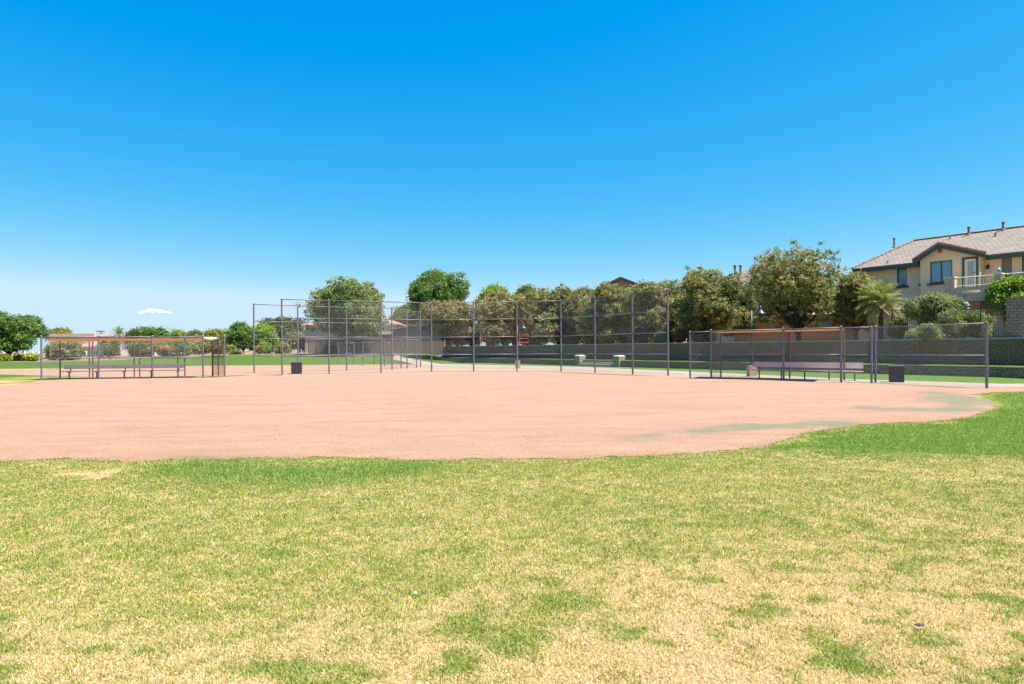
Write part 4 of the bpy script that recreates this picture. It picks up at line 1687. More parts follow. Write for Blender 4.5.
# wall lamp
lu, lz = fac(988.4, 267.0, 0)
bm = MB()
bm.lathe(WH(lu, 0.12, lz - 0.15), [(0.03, 0), (0.09, 0.05), (0.1, 0.22), (0.04, 0.3)], 8)
bm.bar(WH(lu, 0.0, lz + 0.05), WH(lu, 0.12, lz + 0.05), 0.08, 0.12)
bm.build('wall_lamp', M['black_metal'], house)
# balcony
BA = 2.3
ub0, zb_top = fac(945.0, 277.8, BA)
ub1, _ = fac(994.5, 276, BA)
ub2, _ = fac(1001.5, 276, BA)
_, zb_wall = fac(965, 287.2, BA)
_, zb_lo = fac(965, 301.5, BA)
ub3 = ub2 + 5.5
_, zs0 = fac(970, 292.8, BA)
zs1 = zs0 + 0.16
bal = None
bm = MB()
pw = 0.52
hole = (0.95, ub1 - ub0 - 0.7, zs0 - 0.0, zs1)
Ob = Vector((C1.x + U.x * ub0 + Nn.x * BA, C1.y + U.y * ub0 + Nn.y * BA))
wall_holes(bm, Ob, U, Nn, ub3 - ub0, zb_lo, zb_wall, [hole], 0.2)
Oi = Ob - Nn * 0.2
bm.add([WH(ub0, BA, zb_lo), WH(ub0, BO, zb_lo), WH(ub0, BO, zb_wall), WH(ub0, BA, zb_wall)], [(0, 3, 2, 1)])
bm.add([WH(ub0, BA, zb_wall), WH(ub3, BA, zb_wall), WH(ub3, BA - .2, zb_wall), WH(ub0, BA - .2, zb_wall)], [(0, 1, 2, 3)])
bm.add([WH(ub0 + .2, BA - .2, zs1), WH(ub3, BA - .2, zs1), WH(ub3, BA - .2, zb_wall), WH(ub0 + .2, BA - .2, zb_wall)], [(0, 3, 2, 1)])
bm.add([WH(ub0 + .2, BA - .2, zb_lo), WH(ub3, BA - .2, zb_lo), WH(ub3, BA - .2, zs0), WH(ub0 + .2, BA - .2, zs0)], [(0, 3, 2, 1)])
bm.add([WH(ub0, BA, zb_lo), WH(ub3, BA, zb_lo), WH(ub3, 0.0, zb_lo), WH(ub0, 0.0, zb_lo)], [(0, 3, 2, 1)])
bal = bm.build('balcony', M['stucco_shaded'], house)
bm = MB()
bm.frame_box(WH(ub0 + 0.2, BA - 0.2, zs0 - 0.08), U3 * (ub3 - ub0 - 0.2), -N3 * (BA - 0.2 - 0.01), Vector((0, 0, 0.06)))
bm.build('floor_slab', M['cream_paint'], bal, origin=house.location)
for (u0_, ln) in ((ub0 - 0.02, pw), (ub1, ub2 - ub1)):
    bm = MB()
    bm.frame_box(WH(u0_, BA - 0.5, zb_wall - 0.45), U3 * ln, N3 * 0.54, Vector((0, 0, zb_top - zb_wall + 0.41)))
    bm.build('pillar', M['stucco_shaded'], bal, origin=house.location)
    bm = MB()
    bm.frame_box(WH(u0_ - 0.04, BA - 0.54, zb_top - 0.04), U3 * (ln + 0.08), N3 * 0.62, Vector((0, 0, 0.07)))
    bm.build('pillar_cap', M['cream_paint'], bal, origin=house.location)
bm = MB()
for (a, b) in ((ub0 + pw, ub1), (ub2, ub3)):
    bm.tube([WH(a, BA - 0.1, zb_top - 0.06), WH(b, BA - 0.1, zb_top - 0.06)], 0.028, 6)
    bm.tube([WH(a, BA - 0.1, zb_wall + 0.1), WH(b, BA - 0.1, zb_wall + 0.1)], 0.02, 6)
    k = int((b - a) / 0.14)
    for i in range(1, k):
        u_ = a + (b - a) * i / k
        bm.tube([WH(u_, BA - 0.1, zb_wall + 0.1), WH(u_, BA - 0.1, zb_top - 0.06)], 0.008, 4)
bm.build('railing', M['cream_paint'], bal, origin=house.location)
# patio posts under the balcony
for u_ in (ub0 + 0.25, ub2 - 0.2):
    bm = MB()
    bm.frame_box(WH(u_ - .22, BA - 0.5, hz0), U3 * 0.44, N3 * 0.44, Vector((0, 0, zb_lo - hz0 - 0.003)))
    bm.build('patio_post', M['stucco_shaded'], house)
# lantern on the balcony pillar
ul, zl = fac(997.8, 272.0, BA - 0.25)
pl = WH((ub1 + ub2) / 2, BA - 0.25, zb_top + 0.03)
lant = empty('lantern', pl, 'small blue and white lantern on the balcony pillar', 'lantern')
bm = MB()
bm.lathe(pl, [(0.05, 0.0), (0.085, 0.04), (0.1, 0.14), (0.07, 0.22)], 10)
bm.build('body', M['blue_paint'], lant, smooth=True)
bm = MB()
bm.lathe(pl, [(0.08, 0.22), (0.1, 0.24), (0.04, 0.30), (0.02, 0.33)], 10)
bm.build('top', M['white_paint'], lant, smooth=True)


# --- simpler houses behind
def simple_house(label, a, b, depth, z0, ze_, zr_, wall_m, roof_m, kind='hip', windows=(), name='house', inset=None, ov=0.5):
    """front wall from a to b (2D), depth going away"""
    a, b = Vector(a), Vector(b)
    Uh = (b - a).normalized()
    L = (b - a).length
    Nh = Vector((Uh.y, -Uh.x))
    if Nh.y > 0:
        Nh = -Nh
    root = empty(name, (a.x, a.y, z0), label, 'house')

    def Wp(u, o, z):
        return Vector((a.x + Uh.x * u + Nh.x * o, a.y + Uh.y * u + Nh.y * o, z))
    bm = MB()
    wall_holes(bm, a, Uh, Nh, L, z0, ze_, list(windows))
    bm.add([Wp(0, 0, z0), Wp(0, -depth, z0), Wp(0, -depth, ze_), Wp(0, 0, ze_)], [(0, 3, 2, 1)])
    bm.add([Wp(L, 0, z0), Wp(L, -depth, z0), Wp(L, -depth, ze_), Wp(L, 0, ze_)], [(0, 1, 2, 3)])
    bm.add([Wp(0, -depth, z0), Wp(L, -depth, z0), Wp(L, -depth, ze_), Wp(0, -depth, ze_)], [(0, 3, 2, 1)])
    if kind == 'gable':
        bm.add([Wp(0, 0, ze_), Wp(L, 0, ze_), Wp(L / 2, 0, zr_ - .1)], [(0, 1, 2)])
    bm.build('wall', wall_m, root)
    for h in windows:
        window(root, a, Uh, Nh, h, M['white_paint'], M['glass_dark'], None)
    bm = MB()
    if kind == 'flat':
        bm.frame_box(Wp(-0.1, 0.1, ze_ - 0.25), Vector((Uh.x, Uh.y, 0)) * (L + .2), -Vector((Nh.x, Nh.y, 0)) * (depth + .2), Vector((0, 0, 0.9)))
        bm.build('roof', roof_m, root, uvscale=True)
        return root
    fa, fb, ba, bb = Wp(-ov, ov, ze_), Wp(L + ov, ov, ze_), Wp(-ov, -depth - ov, ze_), Wp(L + ov, -depth - ov, ze_)
    if kind == 'hip':
        ins_ = inset if inset is not None else depth / 2
        r1, r2 = Wp(ins_, -depth / 2, zr_), Wp(L - ins_, -depth / 2, zr_)
        bm.add([fa, fb, r2, r1], [(0, 1, 2, 3)])
        bm.add([bb, ba, r1, r2], [(0, 1, 2, 3)])
        bm.add([ba, fa, r1], [(0, 1, 2)])
        bm.add([fb, bb, r2], [(0, 1, 2)])
    else:
        r1, r2 = Wp(L / 2, ov, zr_), Wp(L / 2, -depth - ov, zr_)
        bm.add([fa, r1, r2, ba], [(0, 1, 2, 3)])
        bm.add([r1, fb, bb, r2], [(0, 1, 2, 3)])
        bm.add([fa - Vector((0, 0, .35)), r1 - Vector((0, 0, .35)), r1, fa], [(0, 1, 2, 3)])
        bm.add([r1 - Vector((0, 0, .35)), fb - Vector((0, 0, .35)), fb, r1], [(0, 1, 2, 3)])
    d_ = Vector((0, 0, 0.22))
    bm.add([fa - d_, fb - d_, bb - d_, ba - d_], [(0, 3, 2, 1)])
    for p, q in ((fa, fb), (fb, bb), (bb, ba), (ba, fa)):
        bm.add([p - d_, q - d_, q, p], [(0, 1, 2, 3)])
    bm.build('roof', roof_m, root, uvscale=True)
    return root


simple_house('red tiled gable roof house rising behind the olive trees', (PX(583, 76), 76), (PX(663, 72), 72), 12, 2, 7.8, ZY(625, 277.5, 74.5), M['stucco_pink'], M['tile_red'], 'gable')
h741 = simple_house('pale tiled hip roof house showing above the two big trees', (PX(690, 70), 70), (PX(790, 60), 60), 10, 2, 7.3, ZY(741, 264.0, 69), M['stucco_pale'], M['tile_tan'], 'hip', inset=6.0)
for px in (735, 740.5):
    p = P(px, 271.8, 66)
    bm = MB()
    bm.lathe(p - Vector((0, 0, 0.3)), [(0.14, 0), (0.12, 0.2), (0.12, 0.85), (0.18, 0.86), (0.18, 1.0), (0.05, 1.04)], 8)
    bm.build('roof_vent', M['vent'], h741)
dH = 104
hx0, hx1 = PX(305, dH), PX(397, dH)
uw = lambda p0, p1: (PX(p0[0], dH) - hx0, PX(p1[0], dH) - hx0, ZY(p1[0], p1[1], dH), ZY(p0[0], p0[1], dH))
hh = simple_house('brown house with pale tile roof behind the big tree', (hx0, dH), (hx1, dH), 11, 1.1, ZY(350, 324.3, dH), ZY(350, 315.0, dH + 5), M['stucco_brown'], M['tile_pink'], 'hip', [uw((311, 326), (315, 333)), uw((320, 326), (324, 333)), uw((382, 325.5), (385, 330))], inset=4.5)
bm = MB()
bm.frame_box(P(377, 322.6, dH - 0.15), (2.0, 0, 0), (0, 0.08, 0.04), (0, 0.7, 0.36))
bm.build('solar_panel', M['solar'], hh)
bm = MB()
bm.frame_box((PX(353, dH) - 0, dH - 2.6, ZY(353, 335.0, dH)), (PX(397, dH) - PX(353, dH), 0, 0), (0, 2.59, 0), (0, 0, 0.5))
bm.build('patio_cover', M['stucco_pale'], hh)
simple_house('low brown house at the end of the pink block wall', (PX(393, 98), 98), (PX(446, 96), 96), 10, 1.1, ZY(420, 328.5, 97), ZY(420, 324.0, 101), M['stucco_brown'], M['tile_tan'], 'hip', inset=4)
# far left buildings
d0 = 170
simple_house('low orange tan building with flat parapet beyond left dugout', (PX(49, d0), d0), (PX(94, d0), d0), 14, 0.5, ZY(70, 336.0, d0), 0, M['stucco_pink'], M['stucco_pink'], 'flat', [(2, 4, 2.2, 3.4), (8, 10, 2.2, 3.4)])
d0 = 160
simple_house('small pale house with pink tile roof seen under left dugout roof', (PX(80, d0), d0), (PX(99, d0), d0), 8, 0.5, ZY(90, 346.5, d0), ZY(90, 339.0, d0 + 4), M['stucco_pale'], M['tile_pink'], 'hip', [(1, 2, 1.0, 1.7), (3, 4, 1.0, 1.7)], inset=2.0)
d0 = 175
simple_house('white gabled house beside the distant palm', (PX(122, d0), d0), (PX(142, d0), d0), 9, 0.5, ZY(130, 339.0, d0), ZY(131, 333.5, d0), M['stucco_white'], M['tile_pink'], 'gable')
# block walls
wall_seg('block_wall', None, (PX(309, 92), 92), (PX(445, 88), 88), 0.9, 3.15, 0.2, M['pink_block'], M['cap'], 0.08, 0.02, 'long pink block wall across the back of the lawn', 'wall')
wall_seg('block_wall', None, (PX(735, 57), 57), (PX(866, 47.5), 47.5), 1.8, 4.25, 0.2, M['orange_block'], M['cap'], 0.08, 0.02, 'orange block garden wall in shade behind the biggest olive tree', 'wall')
gp = empty('metal_gate', (PX(312.5, 91.7), 91.7, 1.1), 'dark brown gate at the left end of the pink wall', 'gate')
bm = MB()
for k in range(5):
    bm.box((PX(312.5, 91.7) - 0.42 + 0.21 * k, 91.7, 2.0), (0.19, 0.05, 1.75))
bm.build('board_panel', M['shade_screen'], gp)
bm = MB()
for s_ in (-0.58, 0.58):
    bm.box((PX(312.5, 91.7) + s_, 91.7, 2.05), (0.1, 0.1, 1.95))
bm.build('gate_frame', M['brown_steel'], gp)

# right block pillar
pb = along(1019, offs(LW, 3.1))
o = empty('block_pillar', (pb.x, pb.y, UZ - .06), 'grey brown block pillar on the terrace at the right edge', 'pillar')
rzp = math.atan2(-U.y, -U.x)
bm = MB()
bm.box((0, 0, 1.05), (0.95, 0.6, 2.1))
s_ = bm.build('shaft', M['pillar_block'], o, origin=(0, 0, 0))
s_.rotation_euler = (0, 0, rzp)
bm = MB()
bm.box((0, 0, 2.14), (1.05, 0.7, 0.08))
s_ = bm.build('cap', M['vent'], o, origin=(0, 0, 0), bevel=0.015)
s_.rotation_euler = (0, 0, rzp)

# iron fence of the garden
ifl = offs(LW, 4.4)
ip = [along(px, ifl) for px in (872, 892.5, 907.5, 930, 955, 981, 1009)]
o = empty('iron_fence', (ip[0].x, ip[0].y, UZ - .06), 'thin black iron garden fence below the tan house', 'fence')
zf0, zf1 = UZ - 0.06, UZ + 1.85
for p in ip:
    bm = MB()
    bm.box((p.x, p.y, (zf0 + zf1) / 2 + 0.04), (0.06, 0.06, zf1 - zf0 + 0.08), math.atan2(U.y, U.x))
    bm.build('post', M['black_metal'], o)
for a, b in zip(ip[:-1], ip[1:]):
    bm = MB()
    for z in (zf0 + 0.15, zf1 - 0.15, zf1):
        bm.bar((a.x, a.y, z), (b.x, b.y, z), 0.03, 0.035)
    k = int((b - a).length / 0.115)
    for i in range(1, k):
        q = a.lerp(b, i / k)
        bm.tube([(q.x, q.y, zf0 + 0.15), (q.x, q.y, zf1)], 0.009, 4)
    bm.build('railing_panel', M['black_metal'], o)


# ================================================================== VEGETATION
PAL = {
    'olive': [(0.097, 0.114, 0.041), (0.228, 0.234, 0.078), (0.410, 0.359, 0.131)],
    'olive_dark': [(0.078, 0.097, 0.036), (0.188, 0.205, 0.068), (0.370, 0.325, 0.114)],
    'olive_brown': [(0.131, 0.128, 0.051), (0.285, 0.251, 0.097), (0.422, 0.353, 0.142)],
    'green': [(0.07, 0.125, 0.03), (0.14, 0.225, 0.052), (0.24, 0.31, 0.08)],
    'bright': [(0.11, 0.19, 0.028), (0.22, 0.32, 0.04), (0.33, 0.40, 0.06)],
    'yellowgreen': [(0.14, 0.165, 0.04), (0.25, 0.26, 0.056), (0.36, 0.345, 0.085)],
    'greyish': [(0.12, 0.135, 0.055), (0.205, 0.22, 0.085), (0.29, 0.295, 0.12)],
    'sage': [(0.12, 0.15, 0.05), (0.23, 0.27, 0.085), (0.33, 0.35, 0.13)],
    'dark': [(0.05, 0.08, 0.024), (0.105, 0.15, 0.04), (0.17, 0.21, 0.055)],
}


def crown_np(rg, lobes, leaf, n_clump, per, pal, spread, flat=0.8, flower=None, fl_frac=0.0, min_z=-1e9):
    """leaf-sized faces gathered in clumps over a set of lobes"""
    pal = np.array(pal)
    lob = np.array(lobes)                       # x y z rx rz
    wts = lob[:, 3] ** 2
    li = rg.choice(len(lob), n_clump, p=wts / wts.sum())
    d = rg.normal(size=(n_clump, 3))
    d[:, 2] = d[:, 2] * 0.9 + 0.15
    d /= np.linalg.norm(d, axis=1)[:, None]
    rad = np.where(rg.random(n_clump) < 0.25, rg.uniform(0.3, 0.75, n_clump), rg.uniform(0.78, 1.0, n_clump)) + np.where(rg.random(n_clump) < 0.10, rg.uniform(0, 0.3, n_clump), 0)
    c = lob[li, :3] + d * rad[:, None] * np.stack([lob[li, 3], lob[li, 3], lob[li, 4]], 1)
    cs = rg.uniform(0.6, 1.35, n_clump) * spread
    kcl = np.clip(rg.normal(0.45, 0.28, n_clump), 0, 1)
    n_ = n_clump * per
    ci = np.repeat(np.arange(n_clump), per)
    off = rg.normal(size=(n_, 3)) * cs[ci][:, None] * np.array((1, 1, flat)) * 0.6
    pos = c[ci] + off
    ok_ = pos[:, 2] > min_z
    pos, ci = pos[ok_], ci[ok_]
    n_ = len(pos)
    nr = d[ci] * 0.5 + rg.normal(size=(n_, 3)) * 0.75 + np.array((0, 0, 0.35))
    nr /= np.linalg.norm(nr, axis=1)[:, None]
    a = np.cross(nr, rg.normal(size=(n_, 3)))
    a /= np.linalg.norm(a, axis=1)[:, None] + 1e-9
    b = np.cross(nr, a)
    s1 = leaf * rg.uniform(0.6, 1.35, n_)[:, None]
    s2 = s1 * rg.uniform(0.38, 0.62, n_)[:, None]
    bend = nr * s1 * 0.18
    V_ = np.empty((n_, 4, 3))
    V_[:, 0] = pos - a * s1
    V_[:, 1] = pos - b * s2 + bend
    V_[:, 2] = pos + a * s1
    V_[:, 3] = pos + b * s2 + bend
    t_ = np.clip(kcl[ci] + rg.normal(0, 0.2, n_), 0, 1)[:, None]
    cc = np.where(t_ < 0.5, pal[0] + (pal[1] - pal[0]) * t_ * 2, pal[1] + (pal[2] - pal[1]) * (t_ * 2 - 1))
    cc = cc * rg.uniform(0.8, 1.2, (n_, 1))
    if flower is not None:
        fm = rg.random(n_clump) < fl_frac
        m_ = fm[ci] & (rg.random(n_) < 0.55) & (np.linalg.norm(off[ok_], axis=1) > 0)
        cc[m_] = np.array(flower) * rg.uniform(0.7, 1.25, (int(m_.sum()), 1))
    return V_.reshape(-1, 3), np.arange(n_ * 4).reshape(-1, 4), np.repeat(cc, 4, axis=0)


def tree(name, label, cat, px, d, z0, top_py, w_px, cb_py, pal, seed, leaf=None, dens=1.0, trunk_r=0.14, bark='bark', nl=9, group=None, lean=0.0, trunk_px=None,
         stems=1, flower=None, fl=0.0, bottom=None, depth=None, spread=None, round_=1.0):
    rg = np.random.default_rng(seed)
    x = PX(px, d)
    ztop = ZY(px, top_py, d)
    w = w_px / F * d
    zb = ZY(px, cb_py, d) if bottom is None else z0 + bottom
    zb = max(zb, z0 + 0.05)
    ch = ztop - zb
    dp = depth or w * 0.9
    tx_ = PX(trunk_px, d) if trunk_px is not None else x
    root = empty(name, (tx_, d, z0), label, cat, group)
    org = np.array((tx_, d, z0))
    lobes = []
    w = w * 0.93
    nl = int(nl * 1.9)
    lr = 0.215 * min(w, ch * 1.3)
    for i in range(nl):
        an = 2 * math.pi * (i / nl * 1.618 * 2) + rg.uniform(-.5, .5)
        rr = math.sqrt(rg.uniform(0.05, 1)) * 0.74
        zz = rg.uniform(-0.7, 0.66) * (1 - 0.5 * rr * round_)
        r_ = lr * rg.uniform(0.75, 1.2)
        lobes.append((x + math.cos(an) * rr * w * 0.56, d + math.sin(an) * rr * dp * 0.56, zb + ch / 2 + zz * ch * 0.58, r_, r_ * 0.82 * min(1.2, ch / w + 0.35)))
    lobes.append((x, d, zb + ch * 0.55, min(w, dp) * 0.30, ch * 0.36))
    lobes.append((x + w * rg.uniform(-.12, .12), d, ztop - ch * 0.24, min(w * 0.26, ch * .3), ch * 0.2))
    # fit the lobes to the wanted box
    arr = np.array(lobes)
    lo, hi = (arr[:, 0] - arr[:, 3]).min(), (arr[:, 0] + arr[:, 3]).max()
    arr[:, 0] = x - w / 2 + (arr[:, 0] - arr[:, 3] - lo) / (hi - lo) * w + arr[:, 3] * w / (hi - lo)
    lo, hi = (arr[:, 2] - arr[:, 4]).min(), (arr[:, 2] + arr[:, 4]).max()
    sc_ = ch / (hi - lo)
    arr[:, 2] = zb + (arr[:, 2] - lo) * sc_
    arr[:, 4] *= sc_
    leaf = leaf or max(0.06, d * 0.0017)
    sp_ = spread or max(0.16, leaf * 2.5)
    area = (arr[:, 3] * (arr[:, 3] + arr[:, 4])).sum() * 4
    per = 30
    ncl = int(np.clip(area / (sp_ * sp_ * 1.1) * dens, 60, 1700))
    v_, f_, c_ = crown_np(rg, arr, leaf, ncl, per, PAL[pal], sp_, flower=flower, fl_frac=fl, min_z=z0 + 0.02)
    np_obj('crown', v_ - org, f_, M['leaf'], parent=root, cols=c_)
    # trunk and limbs
    bm = MB()
    if zb - z0 > 0.25 or stems > 1:
        fork = z0 + max(0.25, (zb - z0) * 0.8)
        for s_i in range(stems):
            a0 = 2 * math.pi * s_i / max(1, stems) + rg.uniform(0, 1)
            rb = 0.0 if stems == 1 else trunk_r * 1.1
            p0 = Vector((tx_ + math.cos(a0) * rb, d + math.sin(a0) * rb, z0 - 0.05))
            sp2 = 0 if stems == 1 else 0.35 * (fork - z0)
            p2 = Vector((tx_ + (x - tx_) * 0.5 + lean * (fork - z0) + math.cos(a0) * sp2, d + math.sin(a0) * sp2, fork))
            p1 = p0.lerp(p2, 0.5) + Vector((rg.uniform(-.1, .1), rg.uniform(-.1, .1), 0)) * (fork - z0) * 0.6
            R0 = trunk_r if stems == 1 else trunk_r * 0.7
            bm.tube([p0, p0.lerp(p1, 0.3), p1, p2], [R0 * 1.35, R0 * 1.05, R0 * 0.9, R0 * 0.75], 9)
            for i in range(s_i, len(arr), stems):
                tg = Vector(arr[i, :3])
                mid = p2.lerp(tg, 0.5) + Vector((rg.uniform(-.2, .2), rg.uniform(-.2, .2), 0.15 * (tg - p2).length * 0.5))
                bm.tube([p2 - Vector((0, 0, 0.08)), p2.lerp(mid, 0.5), mid, tg], [R0 * 0.6, R0 * 0.45, R0 * 0.32, R0 * 0.12], 6)
    else:
        for i in range(5):
            tg = Vector(arr[i % len(arr), :3])
            p0 = Vector((tx_ + rg.uniform(-.1, .1), d + rg.uniform(-.1, .1), z0 - 0.03))
            bm.tube([p0, p0.lerp(tg, 0.5) + Vector((0, 0, .05)), tg], [trunk_r * 0.45, trunk_r * 0.3, trunk_r * 0.12], 6)
    bm.build('trunk', M[bark], root, smooth=True)
    return root


BZ = UZ - 0.06
# olive trees along the upper bed
T = tree
T('olive_tree', 'wide olive green tree just left of the lamp post by the right dugout', 'tree', 709, 51.5, BZ, 267.5, 68, 338, 'olive', 11, dens=1.0, trunk_r=0.16, bark='bark', nl=12, group='olive trees on the terrace', lean=0.1)
T('olive_tree', 'tallest olive tree with bare dark trunk, behind the right dugout roof', 'tree', 797, 45.5, BZ, 247, 108, 331, 'olive', 12, dens=0.95, trunk_r=0.2, nl=14, group='olive trees on the terrace', bark='bark_dark', trunk_px=799)
T('olive_tree', 'small olive tree tucked between the tallest tree and the palm', 'tree', 856, 43, BZ, 272, 44, 330, 'olive', 13, dens=1.1, trunk_r=0.13, nl=8, group='olive trees on the terrace', bark='bark_dark')
T('olive_tree', 'rounded olive tree behind the right end post of the backstop', 'tree', 660, 57, BZ, 281, 64, 339, 'olive', 14, dens=1.1, nl=10, group='olive trees on the terrace')
T('olive_tree', 'olive tree above the stone steps, below the red gable roof', 'tree', 612, 61.5, BZ, 283.5, 70, 340, 'olive', 15, dens=1.1, nl=11, group='olive trees on the terrace')
T('olive_tree', 'broad olive tree right of the middle path lamp', 'tree', 558, 67, BZ, 287, 66, 340, 'olive', 16, dens=1.1, nl=11, group='olive trees on the terrace')
T('olive_tree', 'brownish olive tree above the red playground frame', 'tree', 503, 73.5, BZ, 291, 64, 342, 'olive_brown', 17, dens=1.1, nl=11, group='olive trees on the terrace')
T('olive_tree', 'brownish olive tree at the far left end of the stone terrace', 'tree', 449, 81, BZ, 300, 58, 343, 'olive_brown', 18, dens=1.1, nl=10, group='olive trees on the terrace')
T('olive_tree', 'olive tree filling the gap above the left step pillar', 'tree', 587, 68, BZ, 288, 44, 334, 'olive', 19, dens=1.0, nl=8, group='olive trees on the terrace')
T('olive_tree', 'olive tree with dense rear crown just left of the lamp head', 'tree', 530, 76, BZ, 286, 44, 332, 'olive_dark', 20, dens=1.0, nl=8, group='olive trees on the terrace')
T('olive_tree', 'dark olive tree standing behind the right end of the backstop rail', 'tree', 688, 62, BZ, 292, 40, 334, 'olive_dark', 21, dens=1.0, nl=8, group='olive trees on the terrace')
T('olive_tree', 'shaded olive tree filling the gap behind the right dugout lamp post', 'tree', 741, 57, BZ, 284, 42, 336, 'olive_dark', 27, dens=1.0, nl=8, group='olive trees on the terrace')
T('leafy_tree', 'bright green tree top showing behind the brownish olive trees', 'tree', 494, 92, BZ, 285, 36, 330, 'bright', 22, nl=8)
T('leafy_tree', 'tall green tree rising above the left end of the terrace', 'tree', 440, 96, 1.5, 268.5, 62, 325, 'green', 23, dens=1.1, nl=13, trunk_r=0.25)
T('leafy_tree', 'big spreading tree with leaning trunk in front of the pink wall', 'tree', 346, 87, 0.9, 277, 84, 344, 'sage', 24, dens=0.6, nl=16, trunk_r=0.24, bark='bark_grey', trunk_px=351, stems=2)
T('leafy_tree', 'grey green tree over the roof of the low brown house', 'tree', 412, 116, 1.5, 302, 44, 330, 'greyish', 25, nl=9)
# left side
T('leafy_tree', 'round green tree at the left edge beside the dugout', 'tree', 6, 92, 0.35, 311.5, 82, 353, 'green', 31, dens=0.75, nl=14, trunk_r=0.22, bark='bark_dark', trunk_px=12.5)
T('leafy_tree', 'thin yellowish tree behind the low orange tan building', 'tree', 62, 185, 0.5, 328.5, 26, 342, 'yellowgreen', 32, dens=0.6, nl=7)
T('leafy_tree', 'dark round tree over the roof of the left dugout', 'tree', 139, 150, 0.8, 328.5, 22, 348, 'dark', 33, nl=7)
T('leafy_tree', 'green dome shaped tree below the small white cloud', 'tree', 154, 140, 0.8, 328, 26, 350, 'green', 34, nl=8)
T('leafy_tree', 'bright lime green tree behind the right part of left dugout', 'tree', 178, 150, 0.8, 331, 16, 348, 'bright', 35, nl=6)
T('leafy_tree', 'feathery olive tree right of the lime green one', 'tree', 195, 145, 0.9, 331, 22, 348, 'greyish', 36, dens=0.7, nl=7)
T('leafy_tree', 'feathery tree above the screen at the dugout end', 'tree', 214, 140, 0.9, 330, 24, 350, 'yellowgreen', 37, dens=0.75, nl=8)
T('leafy_tree', 'dark green tree with slim trunk left of the second backstop', 'tree', 240, 98, 0.7, 323.5, 27, 349, 'green', 38, nl=10, trunk_r=0.13, trunk_px=246)
T('leafy_tree', 'yellow green tree behind the second backstop end post', 'tree', 262, 112, 1.0, 324, 30, 352, 'bright', 39, nl=9)
T('leafy_tree', 'tallest dark tree behind the second backstop left bays', 'tree', 283, 122, 1.1, 318, 42, 350, 'dark', 40, nl=11)
T('leafy_tree', 'grey green tree right of the distant lamp post', 'tree', 299, 108, 1.1, 333, 24, 354, 'greyish', 41, nl=7)


def shrub(label, px, d, z0, top_py, w_px, pal, seed, flower=None, fl=0.0, dens=1.0, group=None, bottom=0.06, leaf=None, name='shrub'):
    return tree(name, label, 'shrub', px, d, z0, top_py, w_px, 0, pal, seed, dens=dens, trunk_r=0.07, nl=7, bottom=bottom, flower=flower, fl=fl, group=group, leaf=leaf)


ORANGE = (0.62, 0.2, 0.03)
YELLOW = (0.62, 0.5, 0.04)
MAGENTA = (0.55, 0.02, 0.13)
PURPLE = (0.2, 0.13, 0.42)
shrub('low yellow green bush at the left edge of the picture', 4, 88, 0.3, 356.6, 12, 'bright', 51, YELLOW, 0.2)
shrub('low yellow flowered bush right of the left tree trunk', 30, 88, 0.3, 355, 13, 'bright', 52, YELLOW, 0.3)
shrub('small dark bush between the left tree trunk and yellow bush', 21, 90, 0.32, 356, 8, 'dark', 53)
shrub('round olive green shrub seen inside the left bay of dugout', 69, 92, 0.35, 341.5, 23, 'olive', 54)
shrub('smaller olive shrub at the left dugout corner post', 55, 95, 0.35, 344, 14, 'olive', 55)
shrub('clipped tree like shrub near the second post of left dugout', 110, 90, 0.5, 348.5, 12, 'dark', 56, bottom=0.8)
shrub('tall dark shrub behind the second post of left dugout', 103, 120, 0.6, 339, 11, 'olive', 57)
shrub('green shrub beside the distant palm trunk', 113, 125, 0.6, 340, 11, 'olive', 58)
shrub('orange flowered hedge bush left of the middle dugout post', 140, 96, 0.5, 340, 24, 'green', 59, ORANGE, 0.22)
shrub('orange flowered hedge bush right of the middle dugout post', 163, 98, 0.5, 340.5, 24, 'olive', 60, ORANGE, 0.25)
shrub('plain green hedge bush at the end of the flowered hedge', 180, 100, 0.6, 342, 18, 'green', 61)
shrub('olive hedge behind the open end of left dugout', 199, 112, 0.9, 342, 26, 'olive', 62)
shrub('olive hedge behind the dugout end screen', 219, 110, 0.9, 342, 20, 'olive', 63)
shrub('grey green round bush on the bare mound', 235, 90, 0.65, 351, 11, 'greyish', 64)
shrub('dry tan bush on the bare mound', 229, 94, 0.7, 347, 10, 'yellowgreen', 65)
shrub('orange flowered bush left of the distant lamp post', 263, 92, 0.95, 346, 14, 'green', 66, ORANGE, 0.3)
shrub('orange flowered bush right of the distant lamp post', 282, 93, 0.95, 344, 22, 'yellowgreen', 67, ORANGE, 0.15)
for i, (px, lab) in enumerate(((330, 'small bush at the foot of pink wall left of the big trunk'), (366, 'small bush at the foot of pink wall right of the big trunk'))):
    shrub(lab, px, 90.5, 1.0, 347.5, 7, 'dark', 70 + i)
